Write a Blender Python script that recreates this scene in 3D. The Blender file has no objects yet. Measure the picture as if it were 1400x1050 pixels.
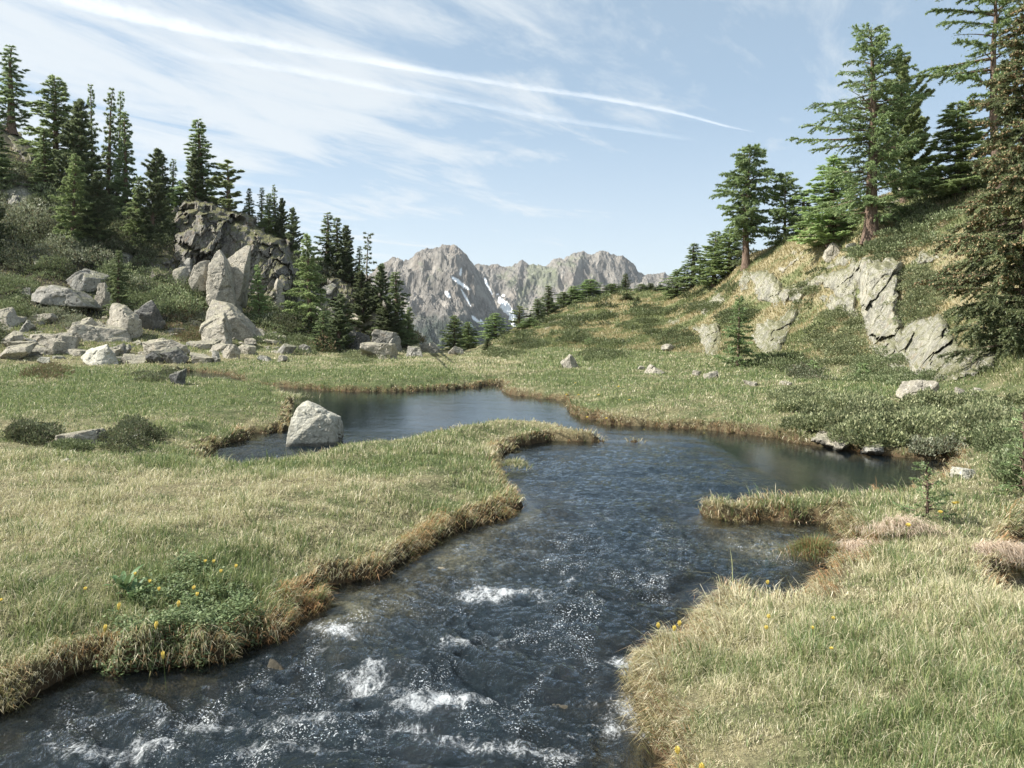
import bpy, math, random
import numpy as np
from mathutils import Vector

# ------------------------------------------------------------------ camera, sky, sun, exposure
S = bpy.context.scene
F, HY, CZ = 1080.0, 450.0, 2.0            # focal length in photo pixels, horizon row, eye height above the water
cd = bpy.data.cameras.new('camera')
cam = bpy.data.objects.new('camera', cd)
S.collection.objects.link(cam)
cd.sensor_width = 36.0
cd.lens = 36.0 * F / 1400
cd.shift_y = -(525 - HY) / 1400
cd.clip_start = 0.05
cd.clip_end = 60000
cam.location = (0, 0, CZ)
cam.rotation_euler = (math.pi / 2, 0, 0)
S.camera = cam

SUN_AZ, SUN_EL = math.radians(-94), math.radians(46)     # azimuth from +Y towards +X
sd = bpy.data.lights.new('sun', 'SUN')
sd.energy = 5.0
sd.angle = math.radians(0.55)
sd.color = (1.0, 0.955, 0.87)
sun = bpy.data.objects.new('sun', sd)
S.collection.objects.link(sun)
sv = Vector((math.sin(SUN_AZ) * math.cos(SUN_EL), math.cos(SUN_AZ) * math.cos(SUN_EL), math.sin(SUN_EL)))
sun.rotation_euler = sv.to_track_quat('Z', 'Y').to_euler()

W = bpy.data.worlds.new('World')
S.world = W
W.use_nodes = True
S.view_settings.view_transform = 'Standard'
S.view_settings.look = 'None'
S.view_settings.exposure = 1.0
S.view_settings.gamma = 1.0
S.cycles.use_denoising = True
S.cycles.max_bounces = 6
S.cycles.diffuse_bounces = 3
S.cycles.glossy_bounces = 3
S.cycles.transmission_bounces = 4
S.cycles.transparent_max_bounces = 10
S.cycles.caustics_reflective = False
S.cycles.caustics_refractive = False


class NT:
    """small node-tree helper"""
    def __init__(s, tree):
        s.t = tree
        tree.nodes.clear()

    def n(s, kind, ins=None, **props):
        nd = s.t.nodes.new(kind)
        for k, v in props.items():
            setattr(nd, k, v)
        for k, v in (ins or {}).items():
            s.set(nd.inputs[k], v)
        return nd

    def set(s, sock, v):
        if hasattr(v, 'is_output'):
            s.t.links.new(v, sock)
        elif hasattr(v, 'outputs'):
            s.t.links.new(v.outputs[0], sock)
        else:
            if isinstance(v, (tuple, list)) and len(v) == 3 and len(sock.default_value) == 4:
                v = tuple(v) + (1,)
            sock.default_value = v

    def m(s, op, a, b=0.0, c=None, clamp=False):
        nd = s.t.nodes.new('ShaderNodeMath')
        nd.operation = op
        nd.use_clamp = clamp
        s.set(nd.inputs[0], a)
        s.set(nd.inputs[1], b)
        if c is not None:
            s.set(nd.inputs[2], c)
        return nd.outputs[0]

    def mix(s, f, a, b, blend='MIX'):
        nd = s.t.nodes.new('ShaderNodeMix')
        nd.data_type = 'RGBA'
        nd.blend_type = blend
        s.set(nd.inputs[0], f)
        s.set(nd.inputs[6], a)
        s.set(nd.inputs[7], b)
        return nd.outputs[2]

    def noise(s, vec, scale, detail=4.0, rough=0.55, dist=0.0, dim='3D'):
        nd = s.n('ShaderNodeTexNoise', {'Scale': scale, 'Detail': detail, 'Roughness': rough, 'Distortion': dist}, noise_dimensions=dim)
        if vec is not None:
            s.set(nd.inputs['Vector'], vec)
        return nd.outputs[0]

    def ramp(s, v, lo, hi, a=0.0, b=1.0):
        nd = s.n('ShaderNodeMapRange', {'Value': v, 'From Min': lo, 'From Max': hi, 'To Min': a, 'To Max': b}, interpolation_type='SMOOTHSTEP')
        return nd.outputs[0]


def world():
    N = NT(W.node_tree)
    sky = N.n('ShaderNodeTexSky', sky_type='NISHITA', sun_disc=False, sun_elevation=SUN_EL, sun_rotation=SUN_AZ,
              altitude=2100.0, air_density=1.0, dust_density=1.3, ozone_density=1.0)
    tc = N.n('ShaderNodeTexCoord')
    sep = N.n('ShaderNodeSeparateXYZ', {0: tc.outputs['Generated']})
    z = N.m('MAXIMUM', sep.outputs[2], 0.012)
    u = N.m('DIVIDE', sep.outputs[0], z)
    v = N.m('DIVIDE', sep.outputs[1], z)
    # the cirrus sheet is a plane high above: streaks run from the upper left to the lower right of the valley
    a = math.radians(-27)
    p = N.m('ADD', N.m('MULTIPLY', u, math.cos(a)), N.m('MULTIPLY', v, math.sin(a)))
    q = N.m('SUBTRACT', N.m('MULTIPLY', v, math.cos(a)), N.m('MULTIPLY', u, math.sin(a)))
    vec = N.n('ShaderNodeCombineXYZ', {0: N.m('MULTIPLY', p, 1.5), 1: N.m('MULTIPLY', q, 0.5), 2: 0.0}).outputs[0]
    wisp = N.noise(vec, 1.1, 9.0, 0.62, 0.9)
    fine = N.noise(vec, 5.0, 6.0, 0.7, 0.6)
    big = N.noise(N.n('ShaderNodeCombineXYZ', {0: u, 1: N.m('MULTIPLY', v, 0.6), 2: 3.3}).outputs[0], 0.55, 3.0, 0.5, 0.4)
    # more cloud overhead to the left, an open patch of blue to the right
    side = N.ramp(N.m('SUBTRACT', N.m('MULTIPLY', u, -1.0), N.m('MULTIPLY', v, 0.22)), -2.4, 0.7, -0.02, 0.20)
    c = N.m('ADD', N.m('ADD', N.m('MULTIPLY', wisp, 0.85), N.m('MULTIPLY', fine, 0.25)), N.m('MULTIPLY', big, 0.6))
    c = N.m('ADD', c, side)
    cl = N.m('MULTIPLY', N.ramp(c, 0.84, 1.16), 0.80)
    veil = N.ramp(sep.outputs[2], 0.0, 0.30, 0.50, 0.06)
    cl = N.m('MAXIMUM', cl, veil)
    # low streaks just over the mountains
    st = N.noise(N.n('ShaderNodeCombineXYZ', {0: N.m('MULTIPLY', sep.outputs[0], 2.2), 1: N.m('MULTIPLY', sep.outputs[2], 26.0), 2: 0.0}).outputs[0], 1.6, 6.0, 0.6, 0.5)
    cl = N.m('MAXIMUM', cl, N.m('MULTIPLY', N.m('MULTIPLY', N.ramp(st, 0.52, 0.74), 0.5), N.ramp(sep.outputs[2], 0.12, 0.26, 1.0, 0.0)))
    grey = N.mix(0.50, sky.outputs[0], (2.5, 3.35, 3.8))
    col = N.mix(cl, grey, (4.7, 4.95, 5.1))
    bg = N.n('ShaderNodeBackground', {'Color': col, 'Strength': 0.096})
    out = N.n('ShaderNodeOutputWorld', {'Surface': bg.outputs[0]})


world()

# ------------------------------------------------------------------ numpy noise
def _h(*k):
    h = np.zeros(np.broadcast(*k).shape, np.uint32) if len(k) > 1 else np.zeros(np.shape(k[0]), np.uint32)
    for i, a in enumerate(k):
        h = (h ^ (np.asarray(a).astype(np.int64) & 0xffffffff).astype(np.uint32)) * np.uint32(0x9E3779B1 + 2 * i)
        h ^= h >> np.uint32(15)
        h = h * np.uint32(0x85EBCA6B)
        h ^= h >> np.uint32(13)
    h = h * np.uint32(0xC2B2AE35)
    h ^= h >> np.uint32(16)
    return h.astype(np.float64) / 4294967295.0


def vn2(x, y, seed=0):
    xi, yi = np.floor(x), np.floor(y)
    fx, fy = x - xi, y - yi
    fx, fy = fx * fx * fx * (fx * (fx * 6 - 15) + 10), fy * fy * fy * (fy * (fy * 6 - 15) + 10)
    s = np.int64(seed)
    a, b = _h(xi, yi, s), _h(xi + 1, yi, s)
    c, d = _h(xi, yi + 1, s), _h(xi + 1, yi + 1, s)
    return (a + (b - a) * fx) * (1 - fy) + (c + (d - c) * fx) * fy


def fbm2(x, y, oct=4, seed=0, gain=0.5):
    t, amp, tot = 0, 1.0, 0
    for o in range(oct):
        t = t + amp * (vn2(x, y, seed + o * 17) - 0.5)
        tot += amp
        amp *= gain
        x, y = (x * 0.8 - y * 0.6) * 2.03 + 5.1, (x * 0.6 + y * 0.8) * 2.03 - 3.7
    return t / tot * 2          # about -1..1


def vn3(P, seed=0):
    I = np.floor(P)
    f = P - I
    f = f * f * f * (f * (f * 6 - 15) + 10)
    r = 0
    for dx in (0, 1):
        wx = f[:, 0] if dx else 1 - f[:, 0]
        for dy in (0, 1):
            wy = f[:, 1] if dy else 1 - f[:, 1]
            for dz in (0, 1):
                wz = f[:, 2] if dz else 1 - f[:, 2]
                r = r + wx * wy * wz * _h(I[:, 0] + dx, I[:, 1] + dy, I[:, 2] + dz, np.int64(seed))
    return r


ROT3 = np.array([[0.36, 0.48, -0.8], [-0.8, 0.6, 0.0], [0.48, 0.64, 0.6]])


def fbm3(P, oct=4, seed=0, gain=0.5, ridge=False):
    t, amp, tot = 0, 1.0, 0
    for o in range(oct):
        n = vn3(P, seed + 31 * o) - 0.5
        if ridge:
            n = 0.5 - np.abs(n) * 2
        t = t + amp * n
        tot += amp
        amp *= gain
        P = P @ ROT3.T * 2.05 + 7.3
    return t / tot * 2


def worley3(P, seed=0):
    """distance to nearest and second nearest feature point, id hash of the nearest"""
    I = np.floor(P)
    d1 = np.full(len(P), 9.0)
    d2 = np.full(len(P), 9.0)
    cid = np.zeros(len(P))
    for dx in (-1, 0, 1):
        for dy in (-1, 0, 1):
            for dz in (-1, 0, 1):
                C = I + (dx, dy, dz)
                j = np.stack([_h(C[:, 0], C[:, 1], C[:, 2], np.int64(seed + k)) for k in range(3)], 1)
                d = np.linalg.norm(C + j - P, axis=1)
                h = _h(C[:, 0], C[:, 1], C[:, 2], np.int64(seed + 9))
                nw = d < d1
                d2 = np.where(nw, d1, np.minimum(d2, d))
                cid = np.where(nw, h, cid)
                d1 = np.where(nw, d, d1)
    return d1, d2, cid


def sst(x, a, b):
    t = np.clip((x - a) / (b - a), 0, 1)
    return t * t * (3 - 2 * t)


# ------------------------------------------------------------------ pixels to places
def wx(px, d):
    return (px - 700.0) / F * d


def wz(py, d):
    return CZ - (py - HY) / F * d


def on_plane(px, py, z=0.0):
    d = (CZ - z) * F / (py - HY)
    return (wx(px, d), d)


# ------------------------------------------------------------------ hills: depth and picture row of the bare ground along sight lines
HILL = {
    -1500: [(12, None), (16, 440), (22, 330), (32, 180), (45, 60), (70, 0)],
    -700: [(22, None), (28, 430), (38, 330), (50, 200), (66, 90), (80, 50)],
    -300: [(30, None), (37, 450), (46, 380), (56, 270), (68, 160), (78, 110)],
    0: [(38, None), (45, 463), (52, 408), (60, 305), (70, 205), (76, 160)],
    40: [(38.5, None), (45, 463), (52, 410), (60, 315), (70, 225), (76, 185)],
    100: [(39, None), (45, 465), (52, 412), (60, 330), (68, 268), (74, 238)],
    200: [(40, None), (46, 470), (53, 425), (60, 368), (66, 315), (71, 292)],
    228: [(40.5, None), (46.5, 472), (53, 427), (59, 380), (64, 305), (70, 284)],
    270: [(41, None), (47, 475), (54, 436), (60, 398), (64, 296), (68, 274)],
    340: [(43, None), (49, 476), (55, 445), (61, 410), (65, 308), (68, 297)],
    395: [(45, None), (50, 478), (56, 455), (61, 420), (65, 345), (68, 326)],
    415: [(45.5, None), (51, 480), (57, 458), (61, 440), (65, 388), (68, 360)],
    450: [(47, None), (54, 480), (59, 466), (62, 440), (66, 385), (69, 366)],
    500: [(50, None), (55, 482), (60, 470), (63, 450), (67, 405), (70, 395)],
    525: [(52, None), (57, 482), (61, 473), (64, 462), (67, 446), (70, 440)],
    555: [(54, None), (58, 481), (62, 474), (66, 470), (70, 466), (74, 464)],
    600: [(56, None), (60, 480), (64, 478), (68, 478), (72, 479), (78, 482)],
    645: [(56, None), (60, 481), (64, 478), (68, 477), (72, 477), (78, 479)],
    680: [(54, None), (58, 479), (62, 472), (66, 466), (70, 463), (76, 462)],
    720: [(52, None), (56, 477), (61, 464), (67, 452), (74, 444), (80, 441)],
    780: [(48, None), (53, 475), (59, 455), (66, 436), (75, 422), (82, 418)],
    850: [(44, None), (49, 477), (57, 452), (66, 426), (76, 407), (84, 400)],
    920: [(40, None), (45, 480), (53, 450), (61, 422), (68, 403), (75, 398)],
    960: [(37, None), (42, 482), (50, 445), (57, 405), (62, 386), (66, 380)],
    1020: [(34, None), (38, 484), (43, 440), (48, 385), (52, 350), (54, 345)],
    1110: [(30, None), (33, 492), (38, 435), (43, 360), (47, 312), (50, 297)],
    1190: [(26, None), (29, 497), (33, 430), (35, 350), (37.5, 328), (45, 262)],
    1250: [(22.5, None), (25, 507), (29, 440), (33, 365), (37, 318), (44, 238)],
    1330: [(18.5, None), (20.5, 505), (23, 455), (28, 365), (33, 295), (42, 228)],
    1400: [(16.5, None), (18.5, 500), (21, 455), (26, 365), (32, 275), (42, 195)],
    1700: [(12.5, None), (15, 480), (19, 400), (25, 290), (33, 170), (42, 90)],
    2200: [(9, None), (11, 470), (15, 380), (20, 270), (28, 130), (38, 40)],
    3200: [(6, None), (8, 440), (11, 330), (15, 200), (22, 60), (32, 0)],
}
LD = np.linspace(math.log(2.0), math.log(3000.0), 420)
COLS = np.array(sorted(HILL), float)
_rows = []
for c in sorted(HILL):
    ds, zs = [2.0], [0.30]
    for d, py in HILL[c]:
        ds.append(d)
        zs.append(0.34 if py is None else wz(py, d))
    dr, zr = ds[-1], zs[-1]
    mid = 530 < c < 1000
    ds += [dr * 1.12, dr * 1.5, dr * 2.4, 400.0, 3000.0]
    zs += [zr - 0.4, zr * 0.7 - 3, (zr * 0.3 if mid else zr * 0.6) - 10, (-42.0 if mid else -30), -95.0]
    _rows.append(np.interp(LD, np.log(ds), zs))
_rows = np.array(_rows)
k = np.exp(-0.5 * (np.arange(-6, 7) / 2.0) ** 2)
k /= k.sum()
_rows = np.array([np.convolve(np.pad(r, 6, 'edge'), k, 'valid') for r in _rows])
PXG = np.concatenate([np.linspace(-1500, -20, 120), np.linspace(-10, 1450, 420), np.linspace(1465, 3200, 120)])
TAB = np.stack([np.interp(PXG, COLS, _rows[:, j]) for j in range(len(LD))], 1)
k = np.exp(-0.5 * (np.arange(-5, 6) / 2.2) ** 2)
k /= k.sum()
TAB = np.stack([np.convolve(np.pad(TAB[:, j], 5, 'edge'), k, 'valid') for j in range(TAB.shape[1])], 1)


def table(x, y):
    yy = np.maximum(y, 1e-3)
    px = np.clip(700 + F * x / yy, -1500, 3200)
    px = np.where(y <= 0.01, 700.0, px)
    d = np.clip(y, 2.0, 2999.0)
    i = np.interp(px, PXG, np.arange(len(PXG)))
    j = np.clip((np.log(d) - LD[0]) / (LD[1] - LD[0]), 0, len(LD) - 1.001)
    i = np.clip(i, 0, len(PXG) - 1.001)
    i0, j0 = i.astype(int), j.astype(int)
    fi, fj = i - i0, j - j0
    return (TAB[i0, j0] * (1 - fi) + TAB[i0 + 1, j0] * fi) * (1 - fj) + (TAB[i0, j0 + 1] * (1 - fi) + TAB[i0 + 1, j0 + 1] * fi) * fj


# ------------------------------------------------------------------ the stream and its pools, waterline by waterline
T = 0.36      # rows read on the grassy top of a near bank instead of on the waterline
STREAM_PX = [(-300, 1080, 0), (-120, 1010, 0), (0, 975, 0), (100, 935, 0), (200, 914, 0), (290, 905, 0), (318, 890, 0), (385, 866, 0), (388, 850, 0),
             (430, 828, 0), (444, 806, 0), (520, 786, 0), (560, 762, 0), (620, 727, 0), (688, 708, 0), (716, 690, 0), (702, 670, 0),
             (682, 653, 0), (690, 636, 0), (676, 624, 0), (700, 613, 0), (760, 604, 0), (830, 604, 0), (874, 602, 0),
             (884, 591, .2), (840, 580, .3), (790, 572, T), (735, 564, T), (690, 562, T), (640, 566, T), (600, 573, T), (560, 583, T), (510, 590, T), (470, 594, T), (430, 599, T),
             (395, 605, T), (340, 616, T), (300, 623, .25), (272, 624, 0), (300, 612, 0), (335, 603, 0), (345, 594, 0), (372, 590, 0), (392, 588, 0),
             (397, 565, 0), (392, 545, 0), (380, 536, 0), (330, 531, 0), (318, 527, 0), (360, 528, 0), (400, 530, 0), (450, 534, 0), (520, 536, 0), (590, 534, 0), (640, 531, 0), (662, 527, 0), (690, 526, 0),
             (684, 534, 0), (700, 540, 0), (738, 545, 0), (776, 548, 0), (778, 560, 0), (800, 573, 0), (830, 580, 0), (900, 584, 0), (960, 588, 0), (1005, 593, 0), (1060, 600, 0), (1096, 606, 0), (1130, 612, 0),
             (1186, 622, 0), (1257, 628, 0), (1303, 633, 0), (1300, 640, .2), (1203, 643, T), (1114, 650, T), (1010, 656, T), (990, 668, .25), (960, 684, .1),
             (948, 700, 0), (973, 709, 0), (1043, 715, 0), (1128, 715, 0), (1148, 712, 0), (1150, 738, 0), (1196, 760, 0), (1130, 768, .2), (1085, 772, T), (1043, 785, .3), (1000, 792, .1), (966, 810, 0), (985, 822, 0),
             (962, 850, .1), (900, 883, .12), (862, 912, .1), (872, 950, .1), (890, 997, .1), (884, 1050, .1), (860, 1150, 0)]
STREAM = [on_plane(*p) for p in STREAM_PX] + [(0.55, 2.2), (0.9, 0.5), (0.2, -4), (-1.5, -12), (-9, -12), (-7, -4), (-6, 1.0), (-4.3, 2.9)]
POOLS = [[on_plane(*p) for p in q] for q in (
    [(249, 517, 0), (258, 508, 0), (300, 512, 0), (325, 520, 0), (318, 528, 0), (285, 526, 0), (255, 525, 0)],
    [(1374, 752, 0), (1392, 738, 0), (1410, 722, 0), (1470, 716, 0), (1500, 745, 0), (1480, 766, T), (1410, 770, T), (1385, 766, T)],
    [(548, 492, 0), (575, 489, 0), (625, 489, 0), (640, 492, 0), (600, 495, 0), (565, 495, 0)])]


def poly_sdf(P, poly):
    """positive outside the polygon (land), negative inside (water)"""
    A = np.array(poly)
    B = np.roll(A, -1, 0)
    best = np.full(len(P), 1e9)
    inside = np.zeros(len(P), bool)
    for a, b in zip(A, B):
        e = b - a
        t = np.clip(((P - a) @ e) / (e @ e), 0, 1)
        q = P - a - t[:, None] * e
        best = np.minimum(best, (q * q).sum(1))
        if a[1] != b[1]:
            c = ((a[1] > P[:, 1]) != (b[1] > P[:, 1])) & (P[:, 0] < (b[0] - a[0]) * (P[:, 1] - a[1]) / (b[1] - a[1]) + a[0])
            inside ^= c
    return np.where(inside, -1, 1) * np.sqrt(best)


GX0, GX1, GY0, GY1, GS = -16.0, 16.0, -6.0, 56.0, 0.07
gx = np.arange(GX0, GX1, GS)
gy = np.arange(GY0, GY1, GS)
XX, YY = np.meshgrid(gx, gy, indexing='ij')
PP = np.stack([XX.ravel(), YY.ravel()], 1)
SDF = poly_sdf(PP, STREAM)
for q in POOLS:
    SDF = np.minimum(SDF, poly_sdf(PP, q) - (0.3 if q[0][1] > 15 else 0.0))
SDF = SDF.reshape(XX.shape)
EDGE = np.clip(np.minimum.reduce([XX - GX0, GX1 - XX, YY - GY0, GY1 - YY]), 0, 9)
SDF = np.where(EDGE < 0.5, np.maximum(SDF, 0.5), SDF)
del XX, YY, PP, EDGE


def sdf(x, y, rough=True):
    i = np.clip((x - GX0) / GS, 0, len(gx) - 1.001)
    j = np.clip((y - GY0) / GS, 0, len(gy) - 1.001)
    i0, j0 = i.astype(int), j.astype(int)
    fi, fj = i - i0, j - j0
    s = (SDF[i0, j0] * (1 - fi) + SDF[i0 + 1, j0] * fi) * (1 - fj) + (SDF[i0, j0 + 1] * (1 - fi) + SDF[i0 + 1, j0 + 1] * fi) * fj
    if rough:
        a = np.clip(0.5 + y * 0.03, 0.5, 1.5)
        s = s + a * (0.17 * fbm2(x * 1.5, y * 1.5, 3, 5) + 0.20 * fbm2(x * 4.5, y * 4.5, 3, 8))
    return s


def hillness(x, y):
    return sst(table(x, y), 0.6, 3.5)


def gz(x, y):
    """height of the ground"""
    x = np.asarray(x, float)
    y = np.asarray(y, float)
    z = table(x, y)
    h = sst(z, 0.5, 3.0) + sst(-z, 1.0, 6.0)
    far = sst(y, 90, 300)
    z = z + h * (0.55 * fbm2(x / 5.5, y / 5.5, 4, 11) + 0.16 * fbm2(x / 0.9, y / 0.9, 3, 12)) * (1 + 3 * far)
    s = sdf(x, y)
    ac = np.abs(x) + 0 * y
    mead = (1 - np.clip(h, 0, 1)) * sst(s, 0.05, 1.0)
    z = z + mead * (0.075 * fbm2(x / 1.6, y / 1.6, 3, 21) + 0.035 * fbm2(x / 0.35, y / 0.35, 2, 22))
    z = z + mead * sst(s, 0.5, 5.0) * (0.10 * fbm2(x / 7, y / 7, 2, 23) + 0.05)
    low = 0.15 + 0.10 * fbm2(x / 0.6, y / 0.6, 3, 31)
    bank = sst(s, -0.03, 0.16)
    edge = sst(s, 0.1, 1.2)
    z = np.where(s > -0.03, (low + (z - low) * edge) * bank - 0.06 * (1 - bank), z)
    depth = 0.06 + 0.34 * (1 - np.exp(np.minimum(s, 0) / 0.55)) + 0.05 * fbm2(x / 0.5, y / 0.5, 3, 41) + 0.03 * fbm2(x / 0.14, y / 0.14, 2, 42)
    # sandy shoals beside the left bank and below the right peninsula
    for (cx, cy, r) in SHOAL:
        depth = depth - 0.26 * np.exp(-((x - cx) ** 2 + (y - cy) ** 2) / (2 * r * r))
    z = np.where(s <= -0.03, -np.maximum(depth, 0.05), z)
    return z


SHOAL = [on_plane(600, 745) + (0.7,), on_plane(505, 820) + (0.35,), on_plane(1060, 742) + (0.45,), on_plane(655, 700) + (0.5,)]


def ray(px, py, dmin=3.0, dmax=110.0, n=900):
    """where the sight line through a pixel meets the ground: arrays of depth (nan = misses)"""
    px = np.atleast_1d(np.asarray(px, float))
    py = np.atleast_1d(np.asarray(py, float))
    D = np.exp(np.linspace(math.log(dmin), math.log(dmax), n))
    x = (px[:, None] - 700) / F * D
    z = CZ - (py[:, None] - HY) / F * D
    g = gz(x, np.broadcast_to(D, x.shape)) - z
    hit = g > 0
    k = hit.argmax(1)
    near = g.argmax(1)
    k = np.where(hit.any(1), k, near)
    return D[k]


def spot(px, py, d=None):
    """a point of the ground seen at a pixel (or on that column at depth d)"""
    if d is None:
        d = float(ray(px, py)[0])
    x = wx(px, d)
    return x, d, float(gz(np.array([x]), np.array([d]))[0])


# ------------------------------------------------------------------ mesh helpers
COLL = S.collection


def build(name, V, faces, mats, mi=None, col=None, smooth=True, parent=None, loc=None, link=True, attrs=None):
    """faces: list of (M,k) index arrays"""
    me = bpy.data.meshes.new(name)
    V = np.asarray(V, np.float32)
    if loc is not None:
        V = V - np.asarray(loc, np.float32)
    me.vertices.add(len(V))
    me.vertices.foreach_set('co', V.ravel())
    faces = [np.asarray(f, np.int32) for f in faces if len(f)]
    nl = sum(f.size for f in faces)
    nf = sum(len(f) for f in faces)
    me.loops.add(nl)
    me.loops.foreach_set('vertex_index', np.concatenate([f.ravel() for f in faces]))
    me.polygons.add(nf)
    st = np.concatenate([[0], np.cumsum(np.concatenate([np.full(len(f), f.shape[1]) for f in faces]))[:-1]]).astype(np.int32)
    me.polygons.foreach_set('loop_start', st)
    if mi is not None:
        me.polygons.foreach_set('material_index', np.concatenate([np.full(len(f), m) for f, m in zip(faces, mi)]).astype(np.int32) if len(mi) == len(faces) else np.asarray(mi, np.int32))
    me.polygons.foreach_set('use_smooth', np.full(nf, smooth))
    for m in (mats if isinstance(mats, (list, tuple)) else [mats]):
        me.materials.append(m)
    if col is not None:
        a = me.color_attributes.new('Col', 'FLOAT_COLOR', 'POINT')
        c = np.ones((len(V), 4), np.float32)
        c[:, :3] = col
        a.data.foreach_set('color', c.ravel())
    for kx, v in (attrs or {}).items():
        a = me.attributes.new(kx, 'FLOAT', 'POINT')
        a.data.foreach_set('value', np.asarray(v, np.float32))
    me.update(calc_edges=True)
    o = bpy.data.objects.new(name, me)
    if link:
        COLL.objects.link(o)
    if loc is not None:
        o.location = loc
    if parent is not None:
        o.parent = parent
    return o


def tag(o, label=None, cat=None, group=None, kind=None):
    for kx, v in (('label', label), ('category', cat), ('group', group), ('kind', kind)):
        if v:
            o[kx] = v
    return o


def empty(name, loc=(0, 0, 0), rz=0.0):
    o = bpy.data.objects.new(name, None)
    COLL.objects.link(o)
    o.location = loc
    o.rotation_euler = (0, 0, rz)
    o.empty_display_size = 0.3
    return o


def mat(name):
    m = bpy.data.materials.new(name)
    m.use_nodes = True
    return m, NT(m.node_tree)


def finish(N, shader, disp=None):
    N.n('ShaderNodeOutputMaterial', {'Surface': shader})


def leaf_mat(name, trans=0.35, gloss=0.06, rnd=0.0, sat=1.0, val=1.0):
    """thin foliage: reads the plant's own colour, lets some light through"""
    m, N = mat(name)
    c = N.n('ShaderNodeVertexColor', layer_name='Col').outputs[0]
    if rnd:
        oi = N.n('ShaderNodeObjectInfo')
        r = oi.outputs['Random']
        hs = N.n('ShaderNodeHueSaturation', {'Saturation': 0.88, 'Hue': N.ramp(r, 0, 1, 0.5 - rnd * 0.06, 0.5 - rnd * 0.0), 'Value': N.ramp(r, 0, 1, 1 - rnd, 1 + rnd), 'Color': c})
        c = hs.outputs[0]
    d = N.n('ShaderNodeBsdfDiffuse', {'Color': c}).outputs[0]
    t = N.n('ShaderNodeBsdfTranslucent', {'Color': N.mix(0.35, c, (0.22, 0.26, 0.10))}).outputs[0]
    mx = N.n('ShaderNodeMixShader', {0: trans, 1: d, 2: t}).outputs[0]
    g = N.n('ShaderNodeBsdfGlossy', {'Color': (0.9, 0.9, 0.9), 'Roughness': 0.45}).outputs[0]
    mx = N.n('ShaderNodeMixShader', {0: gloss, 1: mx, 2: g}).outputs[0]
    finish(N, mx)
    return m


def rock_mat(name, base, dark, light, lichen=0.25, scale=1.0, moss=0.0, ochre=0.2, bump=1.0, strat=(1, 1, 1)):
    m, N = mat(name)
    tc = N.n('ShaderNodeTexCoord').outputs['Object']
    mp = N.n('ShaderNodeMapping', {'Vector': tc, 'Scale': strat}).outputs[0]
    n1 = N.noise(mp, 1.3 * scale, 8.0, 0.62, 0.3)
    n2 = N.noise(mp, 9.0 * scale, 6.0, 0.7)
    n3 = N.noise(tc, 38.0 * scale, 4.0, 0.7)
    col = N.mix(N.ramp(n1, 0.35, 0.68), dark, base)
    col = N.mix(N.m('MULTIPLY', N.ramp(n2, 0.45, 0.7), 0.75), col, light)
    vo = N.n('ShaderNodeTexVoronoi', {'Vector': mp, 'Scale': 1.3 * scale, 'Randomness': 1.0}, feature='DISTANCE_TO_EDGE').outputs[0]
    wob = N.m('ADD', vo, N.m('MULTIPLY', N.m('SUBTRACT', n2, 0.5), 0.30))
    crack = N.ramp(wob, 0.0, 0.022, 1.0, 0.0)
    crack = N.m('MULTIPLY', crack, N.ramp(n1, 0.50, 0.62))
    col = N.mix(N.m('MULTIPLY', crack, 0.75), col, (0.035, 0.033, 0.03))
    lv = N.n('ShaderNodeTexVoronoi', {'Vector': tc, 'Scale': 16.0 * scale}).outputs[0]
    lic = N.m('MULTIPLY', N.ramp(N.m('ADD', lv, N.m('MULTIPLY', n2, 0.9)), 0.62, 0.50), lichen)
    col = N.mix(lic, col, (0.40, 0.42, 0.26))
    col = N.mix(N.m('MULTIPLY', N.ramp(N.noise(tc, 2.2 * scale, 5, 0.6, 0.5), 0.55, 0.72), ochre), col, (0.30, 0.185, 0.085))
    spots = N.ramp(N.m('ADD', n3, N.m('MULTIPLY', n2, 0.5)), 0.92, 1.05)
    col = N.mix(N.m('MULTIPLY', spots, 0.5), col, (0.05, 0.05, 0.045))
    if moss:
        geo = N.n('ShaderNodeNewGeometry')
        nz = N.n('ShaderNodeSeparateXYZ', {0: geo.outputs['Normal']}).outputs[2]
        mm = N.m('MULTIPLY', N.ramp(N.m('ADD', nz, N.m('MULTIPLY', n1, 1.6)), 1.40, 1.62), moss)
        col = N.mix(mm, col, N.mix(n2, (0.05, 0.075, 0.02), (0.19, 0.17, 0.06)))
    pz = N.n('ShaderNodeSeparateXYZ', {0: N.n('ShaderNodeNewGeometry').outputs['Position']}).outputs[2]
    col = N.mix(N.ramp(N.m('ADD', pz, N.m('MULTIPLY', n2, 0.06)), 0.07, 0.11, 0.8, 0.0), col, (0.05, 0.047, 0.038))
    hgt = N.m('ADD', N.m('ADD', N.m('MULTIPLY', n1, 0.6), N.m('MULTIPLY', n2, 0.35)), N.m('MULTIPLY', n3, 0.08))
    hgt = N.m('SUBTRACT', hgt, N.m('MULTIPLY', crack, 0.25))
    b = N.n('ShaderNodeBump', {'Strength': 0.9, 'Distance': 0.16 * bump / scale, 'Height': hgt}).outputs[0]
    p = N.n('ShaderNodeBsdfPrincipled', {'Base Color': col, 'Roughness': 0.88, 'Normal': b, 'Specular IOR Level': 0.25})
    finish(N, p.outputs[0])
    return m


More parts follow.
